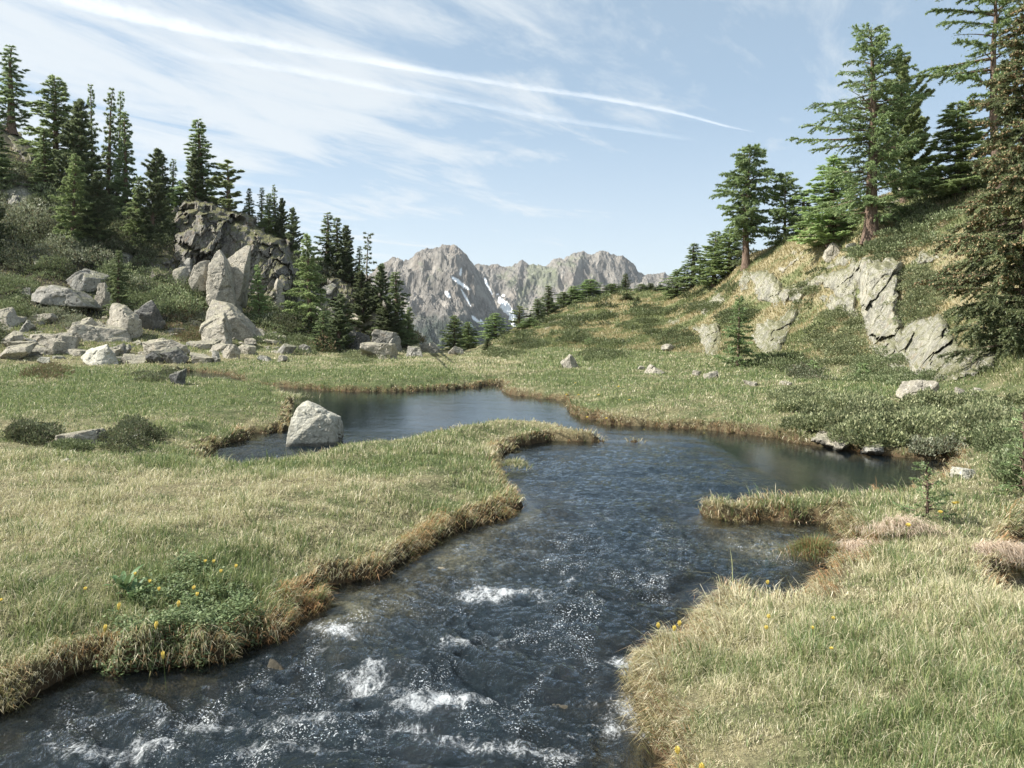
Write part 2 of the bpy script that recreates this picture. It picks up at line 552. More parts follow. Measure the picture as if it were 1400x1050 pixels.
M_ROCK = rock_mat('pale_rock', (0.43, 0.395, 0.325), (0.20, 0.185, 0.155), (0.60, 0.56, 0.475), 0.45, 1.5, moss=0.3, bump=1.5)
M_WHITE = rock_mat('white_lichen_rock', (0.46, 0.445, 0.375), (0.27, 0.26, 0.215), (0.60, 0.585, 0.51), 0.6, 2.2, ochre=0.1)
M_GREY = rock_mat('grey_rock', (0.33, 0.32, 0.285), (0.16, 0.155, 0.14), (0.50, 0.48, 0.43), 0.3, 0.8, moss=0.5)
M_DARK = rock_mat('dark_and_shaded_rock', (0.16, 0.158, 0.15), (0.07, 0.07, 0.07), (0.28, 0.275, 0.255), 0.15, 1.0, moss=0.3)  # dark stone; on several boulders this tone stands in for shade
M_FACE = rock_mat('weathered_rock_face', (0.45, 0.43, 0.35), (0.17, 0.165, 0.14), (0.62, 0.60, 0.50), 0.5, 1.1, moss=0.7, ochre=0.3, bump=2.2, strat=(1.5, 1.5, 0.45))
M_CLIFF = rock_mat('dark_cliff_rock', (0.27, 0.25, 0.215), (0.10, 0.093, 0.083), (0.43, 0.405, 0.36), 0.25, 0.8, moss=0.8, ochre=0.35, bump=2.4, strat=(1.4, 1.4, 0.5))
M_BED = rock_mat('wet_stone', (0.17, 0.13, 0.07), (0.07, 0.055, 0.035), (0.27, 0.22, 0.13), 0.0, 3.0, ochre=0.8)
# ------------------------------------------------------------------ ground
def greenness(x, y, s=None):
    """1 = fresh green turf, 0 = bleached straw"""
    if s is None:
        s = sdf(x, y)
    g = 0.42 + 0.75 * fbm2(x / 2.4, y / 1.7, 3, 71) + 0.62 * fbm2(x / 0.34, y / 0.26, 3, 72)
    g = g + 0.62 * sst(y, 12, 18) * sst(-x, 1.5, 4) * (1 - sst(y, 30, 38))             # fresh turf of the left meadow
    g = g + 0.22 * np.exp(-((x + 1.1) ** 2 / 4.5 + (y - 11.3) ** 2 / 6.0))             # green back of the tongue
    g = g - 0.30 * (1 - sst(s, 0.05, 0.40)) * (1 - sst(y, 26, 40))
    g = g + 0.42 * sst(x, -0.5, 1.5) * sst(y, 14, 20)
    g = g - 0.04 * sst(-x, 0.3, 2.0) * (1 - sst(y, 8.0, 11))
    g = g + 0.7 * np.exp(-((x + 1.9) ** 2 / 0.55 + (y - 5.6) ** 2 / 0.40))              # herb patch
    return np.clip(g, 0, 1)


TH = np.concatenate([np.linspace(-180, -50, 60, endpoint=False), np.linspace(-50, -38, 90, endpoint=False),
                     np.linspace(-38, 38, 860, endpoint=False), np.linspace(38, 50, 90, endpoint=False), np.linspace(50, 180, 60, endpoint=False)])
TH = np.radians(TH)
R = np.concatenate([[0.02, 0.5, 1.0, 1.6], np.exp(np.linspace(math.log(2.2), math.log(32), 400)), np.exp(np.linspace(math.log(32.3), math.log(105), 210)), np.exp(np.linspace(math.log(108), math.log(9000), 70))])
tt, rr = np.meshgrid(TH, R, indexing='ij')
gxx, gyy = (np.sin(tt) * rr).ravel(), (np.cos(tt) * rr).ravel()
gzz = gz(gxx, gyy)
nT, nR = len(TH), len(R)
ii = np.arange(nT)[:, None] * nR
jj = np.arange(nR - 1)[None, :]
i2 = ((np.arange(nT) + 1) % nT)[:, None] * nR
quads = np.stack([ii + jj, i2 + jj, i2 + jj + 1, ii + jj + 1], -1).reshape(-1, 4)
sg = sdf(gxx, gyy)
G = greenness(gxx, gyy, sg)[:, None]
c_straw, c_green = np.array([0.27, 0.24, 0.14]), np.array([0.11, 0.14, 0.06])
col = c_straw * (1 - G) + c_green * G
hn = sst(gzz, 0.8, 2.5)[:, None]
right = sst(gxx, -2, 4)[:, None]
hp = fbm2(gxx / 3.2, (gyy + gzz) / 2.2, 4, 81)[:, None]
hq = fbm2(gxx / 0.8, (gyy + gzz) / 0.6, 3, 82)[:, None]
h_r = np.where(hp + 0.4 * hq > 0.02, 1, 0) * 1.0
h_r = sst(hp + 0.5 * hq, -0.18, 0.22)
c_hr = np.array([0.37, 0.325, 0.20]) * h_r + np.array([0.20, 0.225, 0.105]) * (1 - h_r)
c_hl = np.array([0.10, 0.09, 0.065]) * h_r + np.array([0.04, 0.047, 0.03]) * (1 - h_r)  # dark left slope soil; shade in the gaps between shrubs painted in
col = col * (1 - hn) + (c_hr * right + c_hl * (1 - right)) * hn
bankm = (sst(sg, -0.06, 0.0) * (1 - sst(sg, 0.05, 0.28)))[:, None]
peat = np.array([0.10, 0.066, 0.038]) * (0.6 + 0.8 * vn2(gxx / 0.15, gyy / 0.15, 90))[:, None]
col = col * (1 - bankm) + peat * bankm
wet = (1 - sst(sg, -0.06, -0.01))[:, None]
bed = np.array([0.115, 0.088, 0.055]) * (0.45 + 1.1 * vn2(gxx / 0.22, gyy / 0.22, 91) * vn2(gxx / 0.07, gyy / 0.07, 92) * 1.6)[:, None]
sand = np.zeros(len(gxx))
for (cx, cy, r) in SHOAL:
    sand = np.maximum(sand, np.exp(-((gxx - cx) ** 2 + (gyy - cy) ** 2) / (2 * r * r * 1.1)))
sand = (sand * (0.6 + 0.5 * fbm2(gxx / 0.3, gyy / 0.3, 3, 93)))[:, None]
bed = bed * (1 - sand) + np.array([0.62, 0.57, 0.44]) * sand
col = col * (1 - wet) + bed * wet
farm = sst(gyy, 140, 500)[:, None]
col = col * (1 - farm) + np.array([0.035, 0.055, 0.03]) * farm

m, N = mat('turf_and_earth')
vc = N.n('ShaderNodeVertexColor', layer_name='Col').outputs[0]
tc = N.n('ShaderNodeTexCoord').outputs['Object']
n1 = N.noise(tc, 22.0, 6.0, 0.7)
n2 = N.noise(tc, 4.0, 5.0, 0.65)
c = N.mix(N.ramp(n1, 0.38, 0.66), N.mix(0.55, vc, (0.03, 0.028, 0.018)), vc)
c = N.mix(N.m('MULTIPLY', N.ramp(n2, 0.5, 0.7), 0.35), c, N.mix(0.5, c, (0.30, 0.25, 0.14)))
b = N.n('ShaderNodeBump', {'Strength': 0.8, 'Distance': 0.06, 'Height': N.m('ADD', n1, N.m('MULTIPLY', n2, 1.5))}).outputs[0]
p = N.n('ShaderNodeBsdfPrincipled', {'Base Color': c, 'Roughness': 0.95, 'Normal': b, 'Specular IOR Level': 0.1})
finish(N, p.outputs[0])
tag(build('ground', np.stack([gxx, gyy, gzz], 1), [quads], m, col=col), kind='structure')
del quads, col, tt, rr

# ------------------------------------------------------------------ water
FOAM = [(700, 815, 62, 15, 1.0), (660, 822, 40, 14, .8), (560, 792, 30, 8, .35), (470, 872, 50, 13, .95), (440, 862, 30, 12, .6), (622, 885, 26, 8, .9), (505, 922, 38, 16, .8),
        (590, 962, 34, 12, .75), (655, 955, 50, 9, .75), (560, 1000, 45, 14, .6), (640, 1026, 70, 14, .9), (745, 1034, 60, 14, .8), (190, 1022, 70, 22, 1.0), (350, 1032, 60, 20, .9),
        (60, 1030, 60, 15, .5), (250, 985, 90, 12, .5), (400, 985, 80, 12, .4), (840, 905, 34, 12, .8), (868, 925, 22, 20, .7), (855, 960, 30, 25, .6), (790, 790, 40, 9, .8), (830, 830, 60, 12, .4),
        (900, 800, 40, 10, .5), (640, 870, 120, 30, .3), (760, 870, 100, 25, .3), (480, 955, 120, 25, .3), (700, 930, 150, 40, .2), (930, 840, 30, 15, .4), (850, 1020, 50, 30, .6), (880, 760, 60, 8, .25),
        (390, 900, 50, 14, .5), (350, 930, 40, 10, .5), (870, 985, 15, 25, .7), (820, 1005, 60, 10, .4), (450, 1035, 60, 18, .7), (110, 1045, 50, 12, .7)]
wr = np.exp(np.linspace(math.log(2.3), math.log(48), 520))
wt = np.radians(np.linspace(-46, 44, 800))
tt, rr = np.meshgrid(wt, wr, indexing='ij')
x, y = (np.sin(tt) * rr).ravel(), (np.cos(tt) * rr).ravel()
s = sdf(x, y)
mapx, mapy = x + 0.25 * fbm2(x, y, 2, 101), y
flow = math.radians(62)     # the current runs towards the lower left
ax, ay = math.cos(flow), math.sin(flow)
al = mapx * ax + mapy * ay
ac = -mapx * ay + mapy * ax
rapid = (1 - sst(y, 5.0, 9.5)) * 0.55 + 0.03 + 0.55 * (1 - sst(y, 11, 16.5))
rapid = rapid * sst(-s, 0.0, 0.35) * (1 - sst(x, 3.0, 3.6))
foam = np.zeros(len(x))
for (px, py, rx, ry, a) in FOAM:
    cx, cy = on_plane(px, py)
    sx = rx / F * cy
    sy = ry / F * cy * cy / CZ
    u, v = (x - cx) / sx, (y - cy) / sy
    u, v = u + 0.5 * fbm2(x / 0.3, y / 0.3, 3, 120), v + 0.8 * fbm2(x / 0.3, y / 0.3, 3, 121)
    foam = foam + a * np.exp(-(u * u + v * v) * 0.9)
foam = foam * 0.92 + 0.22 * (1 - sst(y, 4.0, 6.0)) * (0.5 + 0.9 * fbm2(al / 0.5, ac / 1.2, 3, 125)) + 0.30 * sst(fbm2(al / 0.35, ac / 0.8, 3, 126), 0.1, 0.6) * (1 - sst(y, 8, 11))
foam = np.clip(foam, 0, 1.1)
waves = 0.075 * fbm2(al / 0.38, ac / 0.75, 3, 110) + 0.024 * (1 - 2 * np.abs(fbm2(al / 0.13, ac / 0.22, 2, 111))) + 0.003 * fbm2(al / 0.05, ac / 0.07, 2, 112)
z = waves * rapid + foam * np.clip(rapid, 0, 1) * (0.030 * fbm2(x / 0.10, y / 0.10, 4, 113) + 0.004)
ii = np.arange(len(wt) - 1)[:, None] * len(wr)
jj = np.arange(len(wr) - 1)[None, :]
q = np.stack([ii + jj, ii + len(wr) + jj, ii + len(wr) + jj + 1, ii + jj + 1], -1).reshape(-1, 4)
keep = s[q].min(1) < 0.12
q = q[keep]
used, inv = np.unique(q, return_inverse=True)
q = inv.reshape(-1, 4)
z = z[used]
x, y, foam, rapid = x[used], y[used], foam[used], rapid[used]
deep = -gz(x, y)
m, N = mat('stream_water')
tc = N.n('ShaderNodeTexCoord').outputs['Object']
at_f = N.n('ShaderNodeAttribute', attribute_name='foam').outputs['Fac']
at_r = N.n('ShaderNodeAttribute', attribute_name='rapid').outputs['Fac']
mp = N.n('ShaderNodeMapping', {'Vector': tc, 'Rotation': (0, 0, -math.radians(62)), 'Scale': (1.0, 0.55, 1.0)}).outputs[0]
r1 = N.noise(mp, 11.0, 6.0, 0.62, 0.6)
r2 = N.noise(mp, 34.0, 4.0, 0.65, 0.4)
r3 = N.noise(mp, 3.2, 3.0, 0.5, 0.5)
hh = N.m('ADD', N.m('MULTIPLY', r1, 1.0), N.m('ADD', N.m('MULTIPLY', r2, 0.35), N.m('MULTIPLY', r3, 1.2)))
st = N.m('ADD', N.m('MULTIPLY', at_r, 0.9), 0.05)
bump = N.n('ShaderNodeBump', {'Strength': st, 'Distance': 0.050, 'Height': hh}).outputs[0]
fr = N.n('ShaderNodeFresnel', {'IOR': 1.333, 'Normal': bump}).outputs[0]
gl = N.n('ShaderNodeBsdfGlossy', {'Color': (0.72, 0.77, 0.81), 'Roughness': N.m('ADD', N.m('MULTIPLY', at_r, 0.04), 0.02), 'Normal': bump}).outputs[0]
tr = N.n('ShaderNodeBsdfTransparent', {'Color': (0.80, 0.82, 0.76)}).outputs[0]
dk = N.n('ShaderNodeBsdfDiffuse', {'Color': (0.010, 0.016, 0.020)}).outputs[0]
at_d = N.n('ShaderNodeAttribute', attribute_name='deep').outputs['Fac']
body = N.n('ShaderNodeMixShader', {0: N.ramp(at_d, 0.06, 0.42, 0.15, 0.88), 1: tr, 2: dk}).outputs[0]
sh = N.n('ShaderNodeMixShader', {0: fr, 1: body, 2: gl}).outputs[0]
f1 = N.noise(mp, 13.0, 10.0, 0.78, 1.8)
f2 = N.noise(tc, 70.0, 3.0, 0.7)
f3 = N.noise(mp, 5.0, 5.0, 0.65, 1.2)
lace = N.m('ADD', N.m('MULTIPLY', f1, 0.7), N.m('ADD', N.m('MULTIPLY', f2, 0.28), N.m('MULTIPLY', f3, 0.35)))
th = N.m('SUBTRACT', 0.90, N.m('MULTIPLY', at_f, 0.28))
fm = N.m('MULTIPLY', N.ramp(N.m('SUBTRACT', lace, th), -0.05, 0.22), 0.85)
drops_glints = N.m('MULTIPLY', N.ramp(N.m('ADD', N.noise(tc, 85.0, 2.0, 0.6), N.m('ADD', N.m('MULTIPLY', f3, 0.42), N.m('MULTIPLY', at_f, 0.07))), 0.85, 0.90), N.m('MULTIPLY', N.ramp(at_r, 0.45, 0.8), N.ramp(N.noise(mp, 2.4, 4.0, 0.6, 0.8), 0.46, 0.66)))  # white specks: splash drops plus sun glints painted into the surface colour
fm = N.m('MAXIMUM', fm, N.m('MULTIPLY', drops_glints, 0.8))
fm = N.m('MULTIPLY', fm, 0.88)
fb = N.n('ShaderNodeBump', {'Strength': 0.8, 'Distance': 0.03, 'Height': N.m('ADD', f1, N.m('MULTIPLY', f2, 0.4))}).outputs[0]
fd = N.n('ShaderNodeBsdfDiffuse', {'Color': (0.80, 0.83, 0.85), 'Normal': fb}).outputs[0]
sh = N.n('ShaderNodeMixShader', {0: fm, 1: sh, 2: fd}).outputs[0]
finish(N, sh)
tag(build('water', np.stack([x, y, z], 1), [q], m, attrs={'foam': foam, 'rapid': rapid, 'deep': deep}), kind='structure')
del tt, rr, q, inv

# ------------------------------------------------------------------ mountains
def rock_range(name, crest, d_crest, d_base, px0, px1, snow, seed, green, rough, nx=620, ny=300):
    """heightfield mountain: crest = [(px, py)] read from the photo, falling towards the valley"""
    px = np.linspace(px0, px1, nx)
    v = np.linspace(0, 1.25, ny)            # 0 = foot, 1 = crest, >1 = far side
    P, V = np.meshgrid(px, v, indexing='ij')
    cp = np.array(crest, float)
    cy = np.interp(P, cp[:, 0], cp[:, 1])
    zc = CZ - (cy - HY) / F * d_crest
    base = -120.0
    D = d_base + (d_crest - d_base) * V
    x = wx(P, d_crest) * (0.55 + 0.45 * np.minimum(V, 1.25)) + (wx(640, d_crest) * 0.45) * (1 - np.minimum(V, 1.25))
    up = np.where(V <= 1, np.clip(V, 0, 1) ** 1.25, 1 - (V - 1) * 2.2)
    z = base + (zc - base) * up
    # gullies and ribs running down the face
    U = np.stack([x.ravel() / 150, D.ravel() / 330, z.ravel() / 400], 1)
    rg = fbm3(U, 5, seed, 0.46, ridge=True).reshape(P.shape)
    U2 = np.stack([x.ravel() / 38 + 0.4 * D.ravel() / 38, D.ravel() / 120, z.ravel() / 80], 1)
    fg = fbm3(U2, 5, seed + 5, 0.6, ridge=True).reshape(P.shape)
    env = np.clip(1 - np.abs(V - 0.5) * 1.2, 0, 1) ** 0.6 * (V < 1.0)
    z = z + 9 * fbm2(x / 16, D / 60, 4, seed + 9, 0.6) + rough * (rg * 62 + fg * 15) * np.clip(np.abs(1 - V) * 5, 0.10, 1) * (V > 0.02)
    D = D - rough * rg * 60 * env
    # what the photo row of every vertex is, to lay the snow and the meadows where the photo shows them
    prow = HY + F * (CZ - z) / D
    pcol = 700 + F * x / D
    sn = np.zeros(P.shape)
    for (sx, sy, rx, ry, ang) in snow:
        a = math.radians(ang)
        du, dv = pcol - sx, prow - sy
        u, w = (du * math.cos(a) + dv * math.sin(a)) / rx, (-du * math.sin(a) + dv * math.cos(a)) / ry
        sn = np.maximum(sn, 1.6 - (u * u + w * w) ** 0.5)
    n1 = fbm2(pcol / 14, prow / 9, 4, seed + 40)
    sn = sst(sn + 0.5 * n1 + 0.25 * fbm2(pcol / 3, prow / 2.2, 3, seed + 44), 0.55, 0.68)
    gr = sst(n1 * 0.8 + green(pcol, prow), 0.2, 0.75)
    tone = 0.85 + 0.5 * fbm2(pcol / 6, prow / 16, 4, seed + 50)
    c = np.array([0.365, 0.335, 0.295]) * tone[..., None]
    red = sst(fbm2(pcol / 22, prow / 30, 3, seed + 52), 0.05, 0.5)[..., None] * 0.6
    c = c * (1 - red) + np.array([0.36, 0.31, 0.26]) * red * tone[..., None]
    c = c * (1 - gr[..., None]) + np.array([0.23, 0.245, 0.165]) * gr[..., None]
    forest = sst(prow + 16 * fbm2(pcol / 5, prow / 5, 3, seed + 60) + 8 * n1, 424, 446)[..., None] * 0.85
    c = c * (1 - forest) + np.array([0.035, 0.06, 0.045]) * forest
    i = np.arange(nx - 1)[:, None] * ny
    j = np.arange(ny - 1)[None, :]
    q = np.stack([i + j, i + ny + j, i + ny + j + 1, i + j + 1], -1).reshape(-1, 4)
    m, N = mat(name)
    vc = N.n('ShaderNodeVertexColor', layer_name='Col').outputs[0]
    sa = N.n('ShaderNodeAttribute', attribute_name='snow').outputs['Fac']
    tc = N.n('ShaderNodeTexCoord').outputs['Object']
    mp = N.n('ShaderNodeMapping', {'Vector': tc, 'Scale': (1, 0.5, 0.5)}).outputs[0]
    a1 = N.noise(mp, 0.035, 9.0, 0.72, 0.4)
    a2 = N.noise(mp, 0.14, 5.0, 0.7)
    c1 = N.mix(N.ramp(a1, 0.36, 0.64), N.mix(0.55, vc, (0.06, 0.062, 0.065)), vc)
    c1 = N.mix(N.m('MULTIPLY', N.ramp(a2, 0.5, 0.68), 0.6), c1, N.mix(0.6, vc, (0.50, 0.48, 0.45)))
    c1 = N.mix(sa, c1, (0.86, 0.88, 0.90))
    b = N.n('ShaderNodeBump', {'Strength': N.m('SUBTRACT', 1.0, N.m('MULTIPLY', sa, 0.9)), 'Distance': 22.0, 'Height': N.m('ADD', a1, N.m('MULTIPLY', a2, 0.3))}).outputs[0]
    p = N.n('ShaderNodeBsdfPrincipled', {'Base Color': c1, 'Roughness': 0.95, 'Normal': b, 'Specular IOR Level': 0.05})
    finish(N, p.outputs[0])
    o = build(name, np.stack([x.ravel(), D.ravel(), z.ravel()], 1), [q], m, col=c.reshape(-1, 3), smooth=False, attrs={'snow': sn.ravel()})
    tag(o, kind='structure')


rock_range('mountain', [(380, 470), (430, 440), (480, 400), (505, 378), (521, 366), (533, 357), (545, 353), (552, 357), (560, 355), (575, 345), (583, 341), (590, 342), (600, 341), (610, 341), (622, 339), (632, 345),
                        (640, 355), (648, 364), (656, 377), (664, 391), (672, 405), (680, 420), (688, 436), (700, 455), (730, 480)], 1900, 1250, 380, 730,
           [(628, 386, 15, 2.4, 35), (612, 403, 7, 3.0, 50), (637, 407, 13, 1.5, 60), (630, 371, 1.8, 5, 10), (651, 437, 9, 2.2, 38), (659, 440, 5, 2.0, 48), (645, 446, 5, 1.5, 40)],
           201, lambda a, b: -0.25 + 0.9 * sst(b, 420, 460) + 0.4 * np.exp(-((a - 585) / 18) ** 2 - ((b - 368) / 16) ** 2), 0.85)
rock_range('back_mountain', [(560, 420), (610, 385), (640, 366), (655, 362), (657, 362), (665, 365), (672, 363), (678, 361), (686, 364), (694, 365), (700, 363), (705, 361), (714, 357), (722, 362), (728, 364), (736, 363), (740, 364),
                             (745, 365), (756, 357), (765, 353), (770, 354), (780, 350), (786, 349), (793, 346), (797, 344), (803, 349), (808, 351), (815, 347), (822, 345), (830, 346), (835, 349), (845, 353), (850, 353), (860, 359), (868, 366),
                             (872, 372), (880, 377), (888, 376), (895, 376), (903, 375), (908, 373), (911, 377), (916, 378), (925, 385), (945, 396), (980, 420), (1040, 450)], 2500, 1750, 560, 1040,
           [(692, 420, 22, 5.5, 52), (668, 396, 12, 3.0, 62), (664, 384, 7, 2.0, 70), (700, 440, 7, 3.0, 60), (690, 446, 6, 1.6, 40), (662, 402, 9, 1.8, 45), (688, 404, 3, 1.5, 0)],
           301, lambda a, b: 0.0 + 0.8 * np.exp(-((a - 735) / 45) ** 2 - ((b - 385) / 26) ** 2) - 0.3 * sst(a, 820, 860), 0.75)

# ------------------------------------------------------------------ contrails: two trails of ice cloud 3 km up
def contrail(name, pts, widths, seed, scallop, dens, label):
    H = 3000.0
    P = []
    for (px, py) in pts:
        k = H / (HY - py) * F
        P.append(((px - 700) / F * k, k, H + CZ))
    P = np.array(P)
    t = np.linspace(0, len(P) - 1, 160)
    C = np.stack([np.interp(t, np.arange(len(P)), P[:, i]) for i in range(3)], 1)
    Wd = np.interp(t, np.arange(len(P)), widths) / F * np.linalg.norm(C, axis=1)
    tan = np.gradient(C, axis=0)
    tan /= np.linalg.norm(tan, axis=1)[:, None]
    # the trail is a rounded band: eight strips round a flattened tube section
    cross = np.linspace(-1, 1, 9)
    nrm = np.cross(tan, (0, 0, 1.0))
    nrm /= np.linalg.norm(nrm, axis=1)[:, None]
    dirn = C / np.linalg.norm(C, axis=1)[:, None]
    side = np.cross(dirn, tan)
    side /= np.linalg.norm(side, axis=1)[:, None]
    V = C[:, None, :] + cross[None, :, None] * side[:, None, :] * Wd[:, None, None] + (1 - cross ** 2)[None, :, None] * np.array([0, 0, -1.0]) * Wd[:, None, None] * 0.3
    n = 9
    i = np.arange(len(t) - 1)[:, None] * n
    j = np.arange(n - 1)[None, :]
    q = np.stack([i + j, i + j + 1, i + n + j + 1, i + n + j], -1).reshape(-1, 4)
    m, N = mat(name + '_cloud')
    a = N.n('ShaderNodeAttribute', attribute_name='across').outputs['Fac']
    l = N.n('ShaderNodeAttribute', attribute_name='along').outputs['Fac']
    vec = N.n('ShaderNodeCombineXYZ', {0: N.m('MULTIPLY', l, scallop), 1: N.m('MULTIPLY', a, 1.0), 2: float(seed)}).outputs[0]
    ns = N.noise(vec, 1.0, 6.0, 0.6, 0.3)
    w2 = N.m('ADD', a, N.m('MULTIPLY', N.m('SUBTRACT', ns, 0.5), 0.9))
    band = N.ramp(N.m('ABSOLUTE', w2), 0.12, 0.85, 1.0, 0.0)
    low = N.noise(vec, 0.16, 3.0, 0.5)
    den = N.m('MULTIPLY', N.m('MULTIPLY', band, dens), N.ramp(low, 0.25, 0.6, 0.55, 1.0))
    fade = N.n('ShaderNodeAttribute', attribute_name='fade').outputs['Fac']
    den = N.m('MULTIPLY', den, fade, clamp=True)
    d = N.n('ShaderNodeBsdfDiffuse', {'Color': (0.72, 0.73, 0.75)}).outputs[0]
    tl = N.n('ShaderNodeBsdfTranslucent', {'Color': (0.72, 0.73, 0.75)}).outputs[0]
    w = N.n('ShaderNodeMixShader', {0: 0.85, 1: d, 2: tl}).outputs[0]
    tr = N.n('ShaderNodeBsdfTransparent').outputs[0]
    finish(N, N.n('ShaderNodeMixShader', {0: den, 1: tr, 2: w}).outputs[0])
    Lg = np.repeat(t * 6, n)
    fd = np.repeat(np.clip(np.minimum(t / 2.0, (t[-1] - t) / 1.0), 0, 1), n)
    o = build(name, V.reshape(-1, 3), [q], m, attrs={'across': np.tile(cross, len(t)), 'along': Lg, 'fade': fd}, loc=C[80])
    tag(o, label, 'contrail')


contrail('contrail', [(-60, -50), (80, -14), (160, 12), (280, 40), (400, 63), (500, 80), (600, 98), (700, 115), (800, 129), (880, 143), (940, 157), (990, 171), (1035, 181)],
         [26, 19, 14, 11, 9, 7.5, 6.5, 6, 5.5, 4.5, 3.5, 2.5, 1.5], 3, 1.6, 0.30, 'long bright white aircraft trail running from upper left down to the right')
contrail('contrail', [(200, 58), (270, 74), (340, 83), (400, 93), (460, 105), (520, 117), (580, 127), (640, 139), (700, 150), (760, 161), (820, 170), (880, 179), (960, 192)],
         [8, 8, 8, 8, 7, 7, 7, 6, 6, 6, 5, 5, 4], 8, 9.0, 0.17, 'fainter scalloped aircraft trail just below the long bright one')
# ------------------------------------------------------------------ grass
def blades(x, y, z, length, width, lean, laz, color, tipcol=0.25, seed=0, name='grass', m=None):
    """curved two-segment blades"""
    n = len(x)
    rg = np.random.default_rng(seed)
    fa = rg.uniform(0, 2 * np.pi, n)
    wv = np.stack([np.cos(fa), np.sin(fa), np.zeros(n)], 1) * (width / 2)[:, None]
    ld = np.stack([np.cos(laz), np.sin(laz), np.zeros(n)], 1)
    b = np.stack([x, y, z], 1)
    up = np.array([0, 0, 1.0])
    mid = b + up * (length * 0.55 * np.cos(lean * 0.5))[:, None] + ld * (length * 0.55 * np.sin(lean * 0.5))[:, None]
    tip = mid + up * (length * 0.45 * np.cos(lean * 1.5))[:, None] + ld * (length * 0.45 * np.sin(lean * 1.5))[:, None]
    V = np.stack([b - wv, b + wv, mid + wv * 0.75, mid - wv * 0.75, tip], 1).reshape(-1, 3)
    k = np.arange(n)[:, None] * 5
    q = k + np.array([[0, 1, 2, 3]])
    t = k + np.array([[3, 2, 4]])
    c = np.repeat(color[:, None, :], 5, 1)
    return build(name, V, [q, t], m, col=c.reshape(-1, 3), smooth=False)


M_GRASS = leaf_mat('grass_blades', 0.35, 0.03)
M_LEAF = leaf_mat('shrub_leaves', 0.25, 0.015)


def pick(rg, n, pal, w):
    pal = np.array(pal)
    i = rg.choice(len(pal), n, p=np.array(w) / sum(w))
    return pal[i]


GREENS = [(0.15, 0.21, 0.08), (0.215, 0.27, 0.11), (0.29, 0.325, 0.14), (0.11, 0.165, 0.065), (0.36, 0.375, 0.17)]
STRAWS = [(0.58, 0.525, 0.34), (0.68, 0.61, 0.42), (0.49, 0.455, 0.27), (0.74, 0.68, 0.51), (0.45, 0.46, 0.25)]


def sample(n, dmin, dmax, power, rg, spread=0.80):
    """points whose density falls with the square of the distance"""
    u = rg.uniform(0, 1, n)
    if power == 2:
        r = dmin * (dmax / dmin) ** u
    else:
        r = dmin + (dmax - dmin) * u
    th = rg.uniform(-spread, spread, n)
    return r * np.sin(th), r * np.cos(th)


rg = np.random.default_rng(7)
x, y = sample(1150000, 2.6, 58, 2, rg, 0.74)
# the meadow goes on to both sides of the picture
r_ = 1.6 * (26 / 1.6) ** rg.uniform(0, 1, 420000)
t_ = rg.uniform(0.74, 1.45, 420000) * np.where(rg.uniform(0, 1, 420000) < 0.5, -1, 1)
x, y = np.concatenate([x, r_ * np.sin(t_)]), np.concatenate([y, r_ * np.cos(t_)])
s = sdf(x, y)
ok = s > 0.03
x, y, s = x[ok], y[ok], s[ok]
z = gz(x, y)
clump = fbm2(x / 0.10, y / 0.10, 2, 61)
ok = (z < 2.6) & (z > 0.02) & (rg.uniform(0, 1, len(x)) < 0.8 + 0.5 * clump)
x, y, s, z, clump = x[ok], y[ok], s[ok], z[ok], clump[ok]
d = np.hypot(x, y)
n = len(x)
g = greenness(x, y, s)
isg = rg.uniform(0, 1, n) < g * 0.80 + 0.03
edge = 1 - sst(s, 0.03, 0.35)
tuft = fbm2(x / 0.5, y / 0.5, 2, 62)
L = rg.uniform(0.042, 0.095, n) * (1 + 0.6 * clump) * (1 + 0.85 * tuft) * (1 + 0.4 * fbm2(x / 0.22, y / 0.22, 2, 63)) * np.where(isg, 1.05, 1.0)
L = L * (1 + 0.5 * edge) * (1 + 0.5 * sst(d, 15, 40)) * (1 - 0.18 * sst(d, 9, 14) * (1 - edge))
width = np.maximum(0.0030, 0.00075 * d) * rg.uniform(0.7, 1.3, n) * np.where(isg & (rg.uniform(0, 1, n) < 0.06), 2.3, 1.0)
L = L * np.where(rg.uniform(0, 1, n) < 0.03, 1.6, 1.0)
# at the brink the blades hang over the water
e = 0.05
gx_ = (sdf(x + e, y, False) - sdf(x - e, y, False))
gy_ = (sdf(x, y + e, False) - sdf(x, y - e, False))
out = np.arctan2(-gy_, -gx_)
laz = np.where(rg.uniform(0, 1, n) < edge * 1.3, out + rg.normal(0, 0.5, n), rg.uniform(0, 2 * np.pi, n) + 0.0)
lean = np.where(isg, rg.uniform(0.1, 0.75, n), rg.uniform(0.35, 1.3, n)) + edge * rg.uniform(0.2, 0.9, n)
colr = np.where(isg[:, None], pick(rg, n, GREENS, [3, 3, 2, 2, 1]), pick(rg, n, STRAWS, [3, 3, 3, 1.5, 2]))
tan = ((edge > 0.35) & (rg.uniform(0, 1, n) < 0.2 * edge))[:, None]
colr = np.where(tan, pick(rg, n, [(0.42, 0.26, 0.12), (0.34, 0.19, 0.09), (0.55, 0.40, 0.24)], [1, 1, 1]), colr)
colr = colr * rg.uniform(0.75, 1.2, n)[:, None]
tag(blades(x, y, z - 0.008, L, width, lean, laz, colr, seed=1, name='meadow_grass', m=M_GRASS), kind='stuff')

